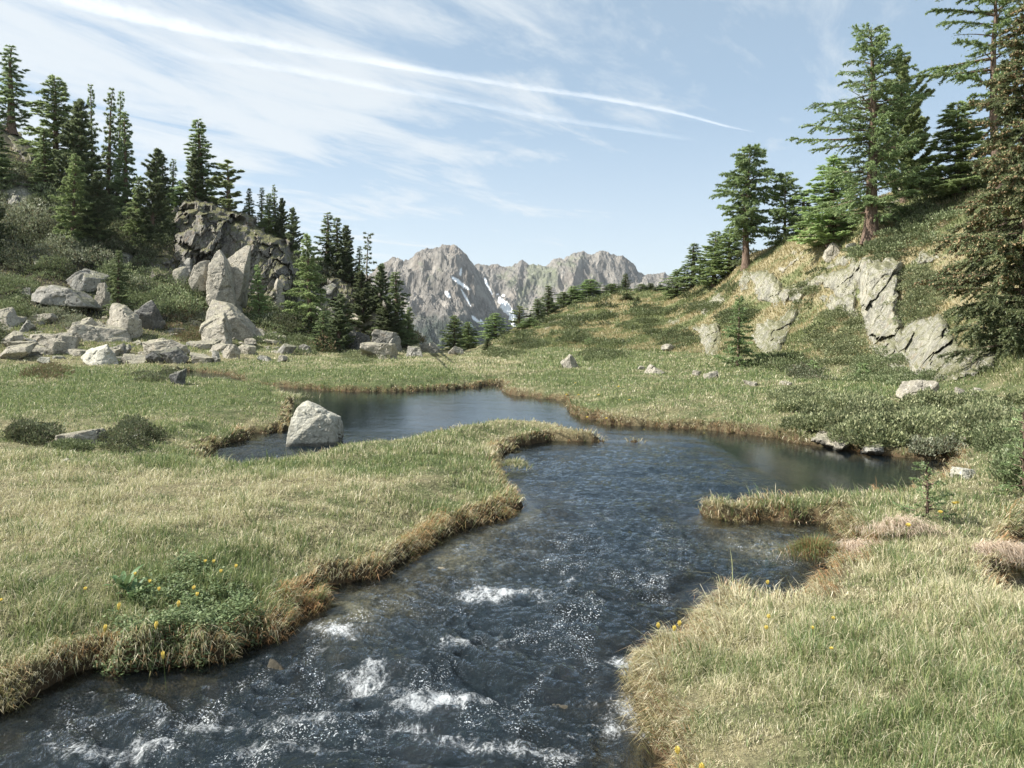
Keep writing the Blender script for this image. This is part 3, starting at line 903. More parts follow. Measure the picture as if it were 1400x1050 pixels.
# bank fringe: dead grass that hangs down the sides of every bank
x, y = sample(900000, 3.2, 45, 2, rg, 0.72)
s = sdf(x, y)
ok = (s > 0.01) & (s < 0.16) & (y > 1) & (rg.uniform(0, 1, len(x)) < 0.45 + 0.9 * fbm2(x / 0.45, y / 0.45, 3, 66))
x, y, s = x[ok], y[ok], s[ok]
n = len(x)
z = gz(x, y)
d = np.hypot(x, y)
gx_ = (sdf(x + e, y, False) - sdf(x - e, y, False))
gy_ = (sdf(x, y + e, False) - sdf(x, y - e, False))
laz = np.arctan2(-gy_, -gx_) + rg.normal(0, 0.45, n)
L = rg.uniform(0.06, 0.17, n) * (1 + 0.6 * fbm2(x / 0.3, y / 0.3, 2, 64))
lean = rg.uniform(0.9, 1.75, n)
ora = sst(fbm2(x / 0.7, y / 0.7, 2, 65), -0.3, 0.5)[:, None]
colr = pick(rg, n, [(0.50, 0.42, 0.24), (0.60, 0.52, 0.34), (0.38, 0.31, 0.15), (0.24, 0.26, 0.10)], [3, 2, 3, 1.6])
colo = pick(rg, n, [(0.48, 0.27, 0.13), (0.58, 0.38, 0.21), (0.34, 0.19, 0.09)], [2, 2, 1])
colr = np.where(rg.uniform(0, 1, (n, 1)) < (0.35 + 0.45 * (1 - sst(y, 5.5, 8.5)))[:, None] * ora + 0.03, colo, colr) * rg.uniform(0.7, 1.15, n)[:, None]
tag(blades(x, y, z, L, np.maximum(0.003, 0.0008 * d) * rg.uniform(0.7, 1.3, n), lean, laz, colr, seed=2, name='bank_grass', m=M_GRASS), kind='stuff')

# hill grass: bleached tussocks and green turf on both slopes
x, y = sample(620000, 11, 84, 1, rg, 0.66)
z = gz(x, y)
ok = (z > 0.75) & (sdf(x, y) > 0.3) & ((x > -1) | (rg.uniform(0, 1, len(x)) < 0.35))
x, y, z = x[ok], y[ok], z[ok]
hp = fbm2(x / 3.2, (y + z) / 2.2, 4, 81)
hq = fbm2(x / 0.8, (y + z) / 0.6, 3, 82)
q_ = sst(hp + 0.5 * hq, -0.18, 0.22)
n = len(x)
d = np.hypot(x, y)
isg = rg.uniform(0, 1, n) > q_ * np.where(x > 0, 0.95, 0.35)
L = rg.uniform(0.10, 0.24, n) * (1 + 0.5 * hq)
lean = rg.uniform(0.2, 1.2, n)
ex = 0.4
laz = np.arctan2(-(gz(x, y + ex) - gz(x, y - ex)), -(gz(x + ex, y) - gz(x - ex, y))) + rg.normal(0, 0.7, n)
colr = np.where(isg[:, None], pick(rg, n, [(0.23, 0.26, 0.12), (0.29, 0.315, 0.15), (0.19, 0.22, 0.10)], [1, 1, 1]), pick(rg, n, [(0.56, 0.47, 0.28), (0.45, 0.38, 0.21), (0.64, 0.56, 0.37)], [1, 1, .6]))
colr = colr * rg.uniform(0.75, 1.2, n)[:, None]
tag(blades(x, y, z - 0.02, L, np.maximum(0.008, 0.0011 * d) * rg.uniform(0.7, 1.3, n), lean, laz, colr, seed=3, name='hillside_grass', m=M_GRASS), kind='stuff')


# ------------------------------------------------------------------ foliage shapes
def kites(P, D, N_, L, Wd, col):
    """one folded leaf per row: base, two sides, tip"""
    Sd = np.cross(D, N_)
    Sd /= np.maximum(np.linalg.norm(Sd, axis=1), 1e-6)[:, None]
    a = P
    t = P + D * L[:, None]
    mm = P + D * (L * 0.45)[:, None]
    V = np.stack([a, mm + Sd * (Wd / 2)[:, None], t, mm - Sd * (Wd / 2)[:, None]], 1).reshape(-1, 3)
    q = np.arange(len(P))[:, None] * 4 + np.array([[0, 1, 2, 3]])
    return V, q, np.repeat(col, 4, 0)


def unit(v):
    return v / np.maximum(np.linalg.norm(v, axis=-1, keepdims=True), 1e-9)


def tubes(P, R, sides):
    """P (n,k,3), R (n,k)"""
    n, k, _ = P.shape
    T = unit(np.gradient(P, axis=1))
    ref = np.where(np.abs(T[..., 2:3]) > 0.8, np.array([1.0, 0, 0]), np.array([0, 0, 1.0]))
    A = unit(np.cross(T, ref))
    B = np.cross(T, A)
    an = np.arange(sides) / sides * 2 * np.pi
    V = P[:, :, None, :] + R[:, :, None, None] * (np.cos(an)[None, None, :, None] * A[:, :, None, :] + np.sin(an)[None, None, :, None] * B[:, :, None, :])
    i = (np.arange(n)[:, None, None] * k + np.arange(k - 1)[None, :, None]) * sides
    s = np.arange(sides)[None, None, :]
    s2 = (s + 1) % sides
    q = np.stack([i + s, i + s2, i + sides + s2, i + sides + s], -1).reshape(-1, 4)
    return V.reshape(-1, 3), q


def mounds(C, Rr, Hh, per, leaf, rg, pal, pw, var=0.3, upd=0.7):
    """lumpy cushions of leaves round the centres C"""
    m_ = len(C)
    i = np.repeat(np.arange(m_), per)
    n = len(i)
    u = unit(rg.normal(0, 1, (n, 3)) * (1, 1, 0.8))
    u[:, 2] = np.abs(u[:, 2])
    ph = rg.uniform(0, 50, m_)
    lump = 1 + 0.45 * fbm3(u * 2.2 + ph[i][:, None], 2, 5)
    r = lump * rg.uniform(0.55, 1.0, n) ** 0.4
    P = C[i] + u * np.stack([Rr[i], Rr[i], Hh[i]], 1) * r[:, None]
    D = unit(u * 0.8 + rg.normal(0, 0.5, (n, 3)) + (0, 0, upd))
    Nn = unit(u + rg.normal(0, 0.6, (n, 3)))
    sz = leaf[i] if isinstance(leaf, np.ndarray) else np.full(n, leaf)
    col = pick(rg, n, pal, pw) * (1 + var * (_h(i, np.int64(3)) - 0.5) * 2)[:, None] * rg.uniform(0.8, 1.2, n)[:, None]
    return kites(P, D, Nn, sz * rg.uniform(0.7, 1.4, n), sz * 0.5 * rg.uniform(0.7, 1.3, n), col), i


HEATH = {'green': ([(0.155, 0.19, 0.095), (0.22, 0.25, 0.135), (0.11, 0.14, 0.07), (0.30, 0.32, 0.19)], [3, 2, 2, 1]),
         'grey': ([(0.25, 0.265, 0.18), (0.33, 0.335, 0.25), (0.17, 0.19, 0.12), (0.20, 0.15, 0.10)], [2, 2, 2, .6]),
         'brown': ([(0.19, 0.13, 0.085), (0.25, 0.17, 0.11), (0.13, 0.12, 0.065), (0.16, 0.18, 0.09)], [2, 1, 2, 1.5]),
         'juniper': ([(0.18, 0.205, 0.105), (0.26, 0.275, 0.15), (0.10, 0.125, 0.065), (0.38, 0.385, 0.23)], [3, 3, 2, 1]),
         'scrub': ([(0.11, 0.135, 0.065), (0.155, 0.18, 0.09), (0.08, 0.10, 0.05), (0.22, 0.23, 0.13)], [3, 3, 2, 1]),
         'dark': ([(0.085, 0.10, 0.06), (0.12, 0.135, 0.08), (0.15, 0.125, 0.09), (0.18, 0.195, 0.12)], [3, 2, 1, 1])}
# ------------------------------------------------------------------ rocks
ROCKBOX = []
CROPS = []
def ico(level, _c={}):
    if level in _c:
        return _c[level]
    p = (1 + 5 ** 0.5) / 2
    V = [(-1, p, 0), (1, p, 0), (-1, -p, 0), (1, -p, 0), (0, -1, p), (0, 1, p), (0, -1, -p), (0, 1, -p), (p, 0, -1), (p, 0, 1), (-p, 0, -1), (-p, 0, 1)]
    Fc = [(0, 11, 5), (0, 5, 1), (0, 1, 7), (0, 7, 10), (0, 10, 11), (1, 5, 9), (5, 11, 4), (11, 10, 2), (10, 7, 6), (7, 1, 8), (3, 9, 4), (3, 4, 2), (3, 2, 6), (3, 6, 8), (3, 8, 9), (4, 9, 5), (2, 4, 11), (6, 2, 10), (8, 6, 7), (9, 8, 1)]
    V = [np.array(v) / np.linalg.norm(v) for v in V]
    for _ in range(level):
        mid = {}
        out = []

        def md(a, b):
            kx = (min(a, b), max(a, b))
            if kx not in mid:
                v = V[a] + V[b]
                V.append(v / np.linalg.norm(v))
                mid[kx] = len(V) - 1
            return mid[kx]
        for a, b, c in Fc:
            ab, bc, ca = md(a, b), md(b, c), md(c, a)
            out += [(a, ab, ca), (b, bc, ab), (c, ca, bc), (ab, bc, ca)]
        Fc = out
    _c[level] = (np.array(V), np.array(Fc))
    return _c[level]


def facet_shape(planes, level, seed, size, rough=1.0, soft=60.0):
    """faceted body: the planes (normal, distance) in metres, worn along the edges, with chips and cracks"""
    D, Fc = ico(level)
    n = np.array([p[0] for p in planes], float)
    n /= np.linalg.norm(n, axis=1)[:, None]
    h = np.array([p[1] for p in planes])
    q = np.maximum(D @ n.T, 1e-4) / h          # 1/r for each plane
    k = soft
    inv = (np.sum(q ** k, 1)) ** (1 / k)
    V = D / inv[:, None]
    nz = fbm3(V / (size * 0.42) + seed * 3.1, 5, seed, 0.55)
    d1, d2, cid = worley3(V / (size * 0.5) + seed + nz[:, None] * 0.5, seed + 3)
    step = (cid - 0.5) * 0.075 * size
    crack = -0.05 * size * (1 - sst(d2 - d1, 0.0, 0.12))
    fine = fbm3(V / (size * 0.09) + seed, 3, seed + 8, 0.6) * 0.018 * size
    disp = rough * (nz * 0.04 * size + step * 1.0 + crack * 0.3 + fine)
    return V + D * disp[:, None], Fc


def boulder_planes(rg, W, Dp, H, n=9, slab=0.0):
    pl = []
    for i in range(n):
        v = unit(rg.normal(0, 1, 3))
        if slab:
            v = unit(v * (1, 1, 0.35))
        r = 1 / math.sqrt((v[0] / (W / 2)) ** 2 + (v[1] / (Dp / 2)) ** 2 + (v[2] / (H / 2)) ** 2)
        pl.append((v, r * rg.uniform(0.52, 0.95)))
    for v, r in (((1, 0.1, 0.15), W / 2), ((-1, -0.1, 0.1), W / 2), ((0.1, 1, 0.1), Dp / 2), ((-0.15, -1, 0.25), Dp / 2), ((rg.uniform(-.3, .3), rg.uniform(-.3, .1), 1), H / 2), ((0, 0, -1), H / 2)):
        pl.append((v, r))
    return pl


def boulder(name, px0, px1, top, bottom, mt, label, seed, cat='rock', slab=0.0, group=None, depth=0.8, tilt=0.0, level=None, d=None, sink=0.25, rough=1.0):
    pxc = (px0 + px1) / 2
    ROCKBOX.append((px0, px1, top, bottom))
    if d is None:
        d = float(ray(pxc, bottom)[0])
    k = d / F
    Wd, H = (px1 - px0) * k, (bottom - top) * k
    Ht = H / (1 - sink)
    Dp = max(Wd * depth, H * 0.7)
    rg = np.random.default_rng(seed)
    pl = boulder_planes(rg, Wd * 1.04, Dp, Ht, slab=slab)
    size = (Wd * Dp * Ht) ** (1 / 3)
    if level is None:
        level = 5 if (px1 - px0) > 60 else 4
    V, Fc = facet_shape(pl, level, seed, size, rough)
    if tilt:
        c, s = math.cos(tilt), math.sin(tilt)
        V = np.stack([V[:, 0] * c + V[:, 2] * s, V[:, 1], -V[:, 0] * s + V[:, 2] * c], 1)
    # fit to the read extents
    lo, hi = V.min(0), V.max(0)
    V[:, 0] = (V[:, 0] - (lo[0] + hi[0]) / 2) * Wd / (hi[0] - lo[0])
    V[:, 2] = (V[:, 2] - hi[2]) * Ht / (hi[2] - lo[2])
    yc = d + Dp * 0.32
    zt = wz(top, d)
    zb = wz(bottom, d)
    V = V + (wx(pxc, d), yc, zt)
    base = (wx(pxc, d), yc, zb)
    o = build(name, V, [Fc], mt, smooth=False, loc=base)
    for p in o.data.polygons:
        break
    o.data.shade_smooth() if level >= 5 else None
    return tag(o, label, cat, group)


def slab_rock(name, pts, thick, mt, label, seed, d=None, base_py=None, lean=0.25, cat='rock', level=5, group=None, rough=0.8):
    """rock whose silhouette was read from the photo: convex body with a leaning front face and real thickness"""
    P = np.array(pts, float)
    ROCKBOX.append((P[:, 0].min(), P[:, 0].max(), P[:, 1].min(), P[:, 1].max()))
    if d is None:
        d = float(ray(P[:, 0].mean(), base_py if base_py else P[:, 1].max())[0])
    X = np.stack([wx(P[:, 0], d), wz(P[:, 1], d)], 1)
    c = X.mean(0)
    Q = X - c
    # convex order
    Q = Q[np.argsort(np.arctan2(Q[:, 1], Q[:, 0]))]
    pl = []
    rg = np.random.default_rng(seed)
    for a, b in zip(Q, np.roll(Q, -1, 0)):
        e = b - a
        nn = np.array([e[1], -e[0]])
        L = np.linalg.norm(nn)
        if L < 1e-6:
            continue
        nn = nn / L
        h = nn @ a
        if h <= 0.01:
            continue
        pl.append(((nn[0], rg.uniform(-0.12, 0.08), nn[1]), h))
    pl.append(((-0.10, -1, lean), thick * 0.5))
    pl.append(((0.1, 1, 0.1), thick * 0.6))
    for _ in range(3):
        a = rg.uniform(-0.8, 0.8)
        pl.append(((a, -1, rg.uniform(-0.1, 0.7)), thick * rg.uniform(0.5, 0.62)))
    size = (np.ptp(Q[:, 0]) * np.ptp(Q[:, 1]) * thick) ** (1 / 3)
    V, Fc = facet_shape(pl, level, seed, size, rough, soft=70)
    y0 = d + thick * 0.35
    V = V + (c[0], y0, c[1])
    o = build(name, V, [Fc], mt, smooth=True, loc=(c[0], y0, X[:, 1].min()))
    return tag(o, label, cat, group)


def outcrop(name, poly, mt, label, seed, bulge=1.2, step=1.6, blocks=1.0, cat='rock outcrop', vert=0.0, group=None, d0=None, round_px=10):
    """bedrock standing out of the hillside; follows the slope behind and swells towards the valley"""
    A = np.array(poly, float)
    CROPS.append(poly)
    x0, y0 = A.min(0) - 4
    x1, y1 = A.max(0) + 4
    nx, ny = int((x1 - x0) / step) + 1, int((y1 - y0) / step) + 1
    px = np.linspace(x0, x1, nx)
    py = np.linspace(y0, y1, ny)
    X, Y = np.meshgrid(px, py, indexing='ij')
    sd_ = -poly_sdf(np.stack([X.ravel(), Y.ravel()], 1), poly).reshape(X.shape)
    sd_ = sd_ + (7 * fbm2(X / 14, Y / 14, 4, seed) if d0 is None else 0)
    cx = np.linspace(x0, x1, max(3, int((x1 - x0) / 7)))
    cy = np.linspace(y0, y1, max(3, int((y1 - y0) / 7)))
    CX, CY = np.meshgrid(cx, cy, indexing='ij')
    Dg = np.zeros(CX.shape)
    for i in range(len(cx)):
        Dg[i] = ray(np.full(len(cy), cx[i]), cy, 8, 100, 380)
    # bilinear
    u = np.interp(X, cx, np.arange(len(cx)))
    v = np.interp(Y, cy, np.arange(len(cy)))
    i0, j0 = np.clip(u.astype(int), 0, len(cx) - 2), np.clip(v.astype(int), 0, len(cy) - 2)
    fu, fv = u - i0, v - j0
    D = (Dg[i0, j0] * (1 - fu) + Dg[i0 + 1, j0] * fu) * (1 - fv) + (Dg[i0, j0 + 1] * (1 - fu) + Dg[i0 + 1, j0 + 1] * fu) * fv
    ds = np.median(D[sd_ > 0])
    k = ds / F
    if vert:
        # steepen: pull the upper part towards the depth of the foot
        foot = np.array([D[i][sd_[i] > 0].min() if (sd_[i] > 0).any() else ds for i in range(nx)])
        foot = np.convolve(np.pad(foot, 6, 'edge'), np.ones(13) / 13, 'valid')
        D = D * (1 - vert) + vert * np.minimum(D, foot[:, None] + 0.5)
    B = bulge * sst(sd_, -2.0, round_px) ** 0.6
    Q = np.stack([(X.ravel() + 0.45 * Y.ravel()) * k, D.ravel() * 0.5, (Y.ravel() - 0.2 * X.ravel()) * k * 0.55], 1)
    d1, d2, cid = worley3(Q / (1.15 * blocks) + fbm3(Q / 0.8, 3, seed)[:, None] * 0.5, seed)
    e1, e2, cie = worley3(Q / (0.42 * blocks) + fbm3(Q / 0.4, 2, seed + 1)[:, None] * 0.25, seed + 5)
    nz = fbm3(Q / (1.6 * blocks), 5, seed + 2, 0.55)
    rel = ((cid - 0.5) * 0.85 + (cie - 0.5) * 0.16) * blocks + nz * 0.5 * blocks - 0.10 * blocks * (1 - sst(d2 - d1, 0, 0.08))
    rel = rel + 0.14 * blocks * fbm3(Q / (0.5 * blocks) * (1, 1, 0.4), 4, seed + 12, 0.6, ridge=True)
    rel = rel.reshape(X.shape) * sst(sd_, -2, 10)
    Df = D - B - rel * min(1.0, bulge * 1.3)
    Df = np.where(sd_ < 0, D + 0.35 + (-sd_) * 0.05, Df)
    jit = fbm3(Q / (0.5 * blocks) + 9, 3, seed + 6).reshape(X.shape) * 2.2
    Xw = (X + jit - 700) / F * Df
    Zw = CZ - (Y + jit - HY) / F * Df
    keep = sd_ > -3.5
    idx = np.arange(nx * ny).reshape(nx, ny)
    q = np.stack([idx[:-1, :-1], idx[:-1, 1:], idx[1:, 1:], idx[1:, :-1]], -1)
    kq = keep[:-1, :-1] & keep[1:, :-1] & keep[:-1, 1:] & keep[1:, 1:]
    q = q[kq]
    used, inv = np.unique(q, return_inverse=True)
    V = np.stack([Xw.ravel(), Df.ravel(), Zw.ravel()], 1)[used]
    q = inv.reshape(-1, 4)
    # the buried back: same sheet pushed into the hill, joined along its rim
    nv = len(V)
    dirv = unit(V * (1, 1, 0))
    V2 = V + dirv * (bulge + 1.6)
    from_edges = np.concatenate([q[:, [0, 1]], q[:, [1, 2]], q[:, [2, 3]], q[:, [3, 0]]])
    key = np.sort(from_edges, 1)
    un, first, cnt = np.unique(key, axis=0, return_index=True, return_counts=True)
    rim = from_edges[first[cnt == 1]]
    side = np.stack([rim[:, 1], rim[:, 0], rim[:, 0] + nv, rim[:, 1] + nv], 1)
    V = np.concatenate([V, V2])
    c = V[:nv].mean(0)
    o = build(name, V, [q, q[:, ::-1] + nv, side], mt, smooth=False, loc=(c[0], c[1], V[:nv, 2].min()))
    return tag(o, label, cat, group)


# the white boulder standing in the pool
slab_rock('boulder', [(398.7, 618.1), (398.7, 566.4), (403.3, 556.1), (418.0, 553.3), (430.0, 558.9), (452.1, 568.3), (458.5, 578.6), (461.3, 616.2), (430.0, 625.6)], 0.6, M_WHITE,
          'large white lichen speckled boulder standing upright at the pool edge', 11, d=13.6, lean=0.5, cat='boulder', rough=0.9, level=6)

# left talus: px0, px1, top, bottom, material, label, seed, slab
TALUS = [
    (-12, 43, 468, 492, M_ROCK, 'pale wedge boulder at the left picture edge on the meadow rim', 21, 0),
    (96, 157, 471, 500, M_WHITE, 'big whitish boulder with dark pits at the meadow rim, left', 22, 0),
    (46, 67, 488, 498, M_WHITE, 'small flat pale stone between the two whitish boulders', 23, 0),
    (92, 140, 366, 396, M_GREY, 'stack of grey blocks above the tilted slab', 24, 0),
    (128, 151, 386, 420, M_ROCK, 'upright pale block above the pitted boulder', 25, 0),
    (138, 188, 413, 460, M_ROCK, 'cracked pale crag left of the dark shaded boulder', 26, 0),
    (170, 216, 410, 450, M_DARK, 'dark shaded boulder under the shrubs', 27, 0),  # its shade is put into the dark rock colour
    (86, 172, 443, 468, M_ROCK, 'long flat pale slab above the whitish pitted boulder', 28, 1),
    (187, 254, 462, 486, M_ROCK, 'flat pale slab with a dark undercut lip', 29, 1),
    (214, 258, 474, 497, M_DARK, 'dark boulder under the flat slab', 30, 0),  # shaded underside of the slab, painted as a dark rock tone
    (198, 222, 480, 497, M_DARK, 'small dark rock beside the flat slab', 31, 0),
    (-8, 27, 452, 470, M_ROCK, 'low pale rock at the left picture edge above the wedge boulder', 32, 0),
    (72, 102, 458, 482, M_ROCK, 'pale rock lying left of the long flat slab', 33, 1),
    (232, 253, 363, 392, M_ROCK, 'small pale block left of the tall pointed slabs', 34, 0),
    (240, 263, 352, 378, M_GREY, 'grey block leaning behind the small pale block', 35, 0),
    (268, 317, 426, 472, M_ROCK, 'rounded pale slab split by cracks below the pointed slab', 36, 0),
    (256, 297, 463, 478, M_ROCK, 'low cracked slab below the rounded slab', 37, 1),
    (299, 326, 470, 490, M_ROCK, 'pale stone at the foot of the pointed slab', 38, 0),
    (314, 349, 470, 484, M_ROCK, 'flat pale stone right of the foot of the pointed slab', 39, 1),
    (286, 301, 479, 496, M_GREY, 'small grey stone on the meadow rim below the cracked slab', 40, 0),
    (230, 251, 504, 526, M_DARK, 'dark square rock on the meadow beside the small pool', 41, 0),  # shaded front painted as a dark colour all round
    (366, 389, 380, 416, M_ROCK, 'tilted pale slab beside the small conifer under the cliff', 42, 1),
    (348, 368, 357, 381, M_ROCK, 'light square block under the overhanging cliff', 43, 0),
    (430, 457, 386, 414, M_GREY, 'grey block behind the bright larch', 44, 0),
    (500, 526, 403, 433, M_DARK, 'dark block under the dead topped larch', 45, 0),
    (474, 533, 427, 458, M_ROCK, 'large sloping pale slab right of the small dense pine', 46, 0),
    (506, 551, 450, 480, M_GREY, 'cube like grey boulder right below the sloping slab', 47, 0),
    (470, 508, 450, 478, M_DARK, 'dark boulder in shade under the sloping slab', 48, 0),  # shade under the slab painted into the rock tone
    (488, 541, 468, 491, M_ROCK, 'pale fractured boulder in front of the cube like boulder', 49, 0),
    (426, 453, 418, 458, M_GREY, 'jagged grey rock between the bright larch and the small pine', 50, 0),
    (554, 579, 473, 489, M_GREY, 'grey rock in the valley gap, leftmost of the far row', 51, 0),
    (585, 601, 467, 483, M_GREY, 'upright grey rock in the far row of the valley gap', 52, 0),
    (570, 587, 468, 480, M_ROCK, 'pale rock behind the far row in the valley gap', 53, 0),
    (612, 634, 473, 486, M_ROCK, 'rounded pale rock at the right end of the far row', 54, 0),
    (20, 45, 437, 455, M_GREY, 'grey rock in the shrubs left of the tilted slab', 55, 0),
    (330, 352, 462, 473, M_ROCK, 'small pale rock behind the flat stone right of the pointed slab', 56, 0),
    (350, 372, 485, 494, M_GREY, 'low grey stone on the meadow rim right of the talus', 57, 0),
    (60, 74, 400, 412, M_GREY, 'small grey stone on top of the shrubs above the tilted slab', 58, 0),
    (160, 178, 470, 484, M_GREY, 'grey stone between the pitted boulder and the flat slab', 59, 0),
    (0, 70, 472, 486, M_ROCK, 'wide flat pale slab behind the wedge boulder at the left edge', 61, 1),
    (152, 196, 484, 498, M_ROCK, 'flat pale slab at the meadow rim right of the whitish pitted boulder', 62, 1),
    (250, 292, 482, 497, M_ROCK, 'flat pale slab at the meadow rim below the undercut slab', 63, 1),
    (20, 92, 456, 470, M_ROCK, 'long thin pale slab above the flat one at the left edge', 64, 1),
    (404, 424, 470, 482, M_GREY, 'grey stone below the bright larch', 60, 0),
    # right side
    (766, 794, 484, 503, M_ROCK, 'pale pinkish boulder on the meadow below the far hump', 71, 0),
    (879, 909, 498, 511, M_ROCK, 'low pale boulder at the foot of the right hillside', 72, 0),
    (1235, 1292, 520, 546, M_ROCK, 'rounded pale boulder on the grass above the junipers', 73, 0),
    (1306, 1321, 529, 541, M_ROCK, 'small pale stone right of the rounded boulder', 74, 0),
    (1326, 1349, 530, 541, M_ROCK, 'pair sized pale stone at the foot of the grey cliff', 75, 0),
    (963, 985, 507, 518, M_ROCK, 'flat pale stone left of the small meadow larch', 76, 1),
    (947, 960, 506, 514, M_ROCK, 'tiny pale stone left of the flat stone near the meadow larch', 77, 0),
    (1018, 1038, 520, 527, M_ROCK, 'flat stone set in the turf in front of the meadow larch', 78, 1),
    (1066, 1086, 521, 527, M_ROCK, 'flat stone in the turf right of the meadow larch', 79, 1),
    (1306, 1338, 640, 654, M_WHITE, 'flat whitish stone on the right bank beside the stream inlet', 80, 1),
    (1131, 1158, 330, 352, M_ROCK, 'pale pointed rock left of the foot of the tall larch', 81, 0),
    (1159, 1175, 331, 341, M_WHITE, 'round white stone left of the tall larch trunk', 82, 0),
    (72, 152, 587, 608, M_ROCK, 'flat pale slab between two dark bushes on the left meadow', 83, 1),
    (82, 94, 627, 634, M_WHITE, 'small white stone in the straw below the flat meadow slab', 84, 0),
    (905, 925, 470, 480, M_ROCK, 'small pinkish stone on the lower right slope', 85, 0),
    (870, 884, 500, 506, M_ROCK, 'tiny stone left of the low pale boulder', 86, 0),
]
for (a, b_, t_, bt, mt, lb, sdn, sl) in TALUS:
    boulder('rock', a, b_, t_, bt, mt, lb, sdn, slab=sl, depth=0.75, group='rocks of the talus and meadow')

LAND = [('wedge boulder', 15, 482), ('pitted whitish boulder', 126, 485), ('stacked grey blocks', 116, 381), ('upright pale block', 140, 403), ('cracked pale crag', 163, 437), ('dark shaded boulder', 193, 430), ('long flat slab', 129, 456),
        ('undercut slab', 220, 474), ('dark small rock', 210, 488), ('low edge rock', 10, 461), ('rounded cracked slab', 292, 449), ('low cracked slab', 276, 471), ('stone at the fin foot', 312, 480), ('flat pale stone', 331, 477),
        ('broad tilted slab', 80, 408), ('middle fin', 300, 385), ('sloping rock toe', 312, 436), ('tilted slab under the cliff', 377, 398), ('jagged rock', 440, 438), ('sloping pale slab', 503, 443), ('cube like boulder', 528, 465),
        ('fractured boulder', 514, 480), ('low rim stone', 361, 490), ('bright larch', 424, 460)]
_used = {}


def rubble_label(px, py, w, mt_):
    size = 'tiny' if w < 10 else 'small' if w < 15 else 'middling' if w < 22 else 'larger'
    tone = 'pale' if mt_ is M_ROCK else 'grey'
    nm, lx, ly = min(LAND, key=lambda q: (q[1] - px) ** 2 + (q[2] - py) ** 2)
    dx, dy = px - lx, ly - py
    side = ('right' if dx > 0 else 'left') if abs(dx) > 0.5 * abs(dy) else ''
    vert = ('above' if dy > 0 else 'below') if abs(dy) > 0.5 * abs(dx) else ''
    far = 'close' if math.hypot(dx, dy) < 22 else 'a little way'
    where = ' and '.join(q for q in (vert, side + ' of' if side else '') if q)
    if where.endswith('of') or where in ('above', 'below'):
        lb = '%s %s stone %s %s the %s' % (size, tone, far, where, nm)
    k_ = _used[lb] = _used.get(lb, 0) + 1
    if k_ > 1:
        lb = lb.replace('stone', ('', '', 'second', 'third', 'fourth', 'fifth', 'sixth')[min(k_, 6)] + ' stone')
    return lb


rq = random.Random(44)
for i in range(120):
    px, py = rq.uniform(0, 540), rq.uniform(396, 492)
    if i > 45:
        px, py = rq.uniform(0, 400), rq.triangular(425, 498, 480)
    if 110 < px < 200 and py < 420:
        continue
    w = rq.choice([8, 11, 14, 18, 26, 38]) * rq.uniform(0.8, 1.2)
    if py < 430:
        w = min(w, 18)
    h_ = w * (rq.uniform(0.45, 0.7) if i % 3 == 0 else rq.uniform(0.18, 0.34))
    mt_ = rq.choice([M_ROCK, M_ROCK, M_GREY])
    boulder('rock', px - w / 2, px + w / 2, py - h_, py, mt_, rubble_label(px, py, w, mt_), 900 + i, slab=0 if i % 3 == 0 else 1, group='rubble of the left talus', level=3 if w < 13 else 4)

# shaped slabs of the left slope
slab_rock('rock_slab', [(37, 402), (50, 392), (70, 390), (96, 396), (118, 414), (122, 424), (96, 420), (60, 419), (42, 414)], 1.8, M_GREY, 'broad grey slab tilted down to the right', 101, base_py=424, lean=0.9)
slab_rock('rock_slab', [(280, 392), (284, 360), (289, 341), (294, 338), (302, 350), (312, 380), (320, 412), (322, 432), (300, 424), (284, 414)], 1.5, M_ROCK, 'tall pointed slab, middle of the three standing fins', 102, base_py=430, lean=0.22, level=6)
slab_rock('rock_slab', [(304, 356), (318, 343), (334, 332), (337, 340), (334, 380), (330, 412), (326, 420), (316, 404), (307, 380)], 1.3, M_ROCK, 'tall slab with a slanting top, right of the three standing fins', 103, base_py=432, lean=0.2, level=6)
slab_rock('rock_slab', [(259, 386), (263, 366), (272, 357), (279, 356), (281, 398), (268, 400)], 1.2, M_ROCK, 'lower slab, left of the three standing fins', 104, base_py=420, lean=0.25)
slab_rock('rock_slab', [(280, 408), (300, 412), (320, 428), (338, 446), (347, 462), (332, 474), (304, 474), (282, 446)], 1.8, M_ROCK, 'long sloping toe of rock below the middle standing fin', 105, base_py=462, lean=1.0)

outcrop('cliff', [(226, 298), (240, 284), (256, 277), (272, 275), (290, 278), (304, 286), (335, 296), (350, 306), (364, 318), (384, 324), (402, 330), (407, 345), (405, 372), (398, 398), (372, 408), (345, 410), (326, 404),
                  (300, 404), (276, 392), (256, 376), (240, 352)], M_CLIFF, 'tall dark overhanging cliff topped with pines on the left slope', 201, bulge=1.2, vert=0.35, blocks=2.4, cat='cliff', round_px=4, step=1.1)
outcrop('rock_outcrop', [(92, 300), (104, 284), (122, 286), (130, 300), (124, 318), (104, 322)], M_GREY, 'grey rock showing through the scrub below the slim larches', 221, bulge=0.8, step=1.2)
outcrop('rock_outcrop', [(0, 262), (18, 240), (44, 246), (58, 268), (40, 284), (12, 288)], M_GREY, 'grey ledge in the scrub at the upper left edge', 222, bulge=0.9, step=1.2)
outcrop('rock_outcrop', [(196, 366), (214, 344), (236, 348), (246, 366), (232, 384), (206, 388)], M_CLIFF, 'brownish rock step left of the cliff foot', 223, bulge=0.9, step=1.2)
outcrop('rock_outcrop', [(20, 350), (44, 334), (70, 340), (80, 356), (58, 368), (30, 366)], M_GREY, 'low grey ledge in the middle of the left scrub', 224, bulge=0.8, step=1.2)
outcrop('rock_outcrop', [(400, 402), (424, 384), (446, 392), (450, 418), (430, 436), (408, 428)], M_GREY, 'grey rock wall behind the bright larch', 225, bulge=1.0, step=1.2)
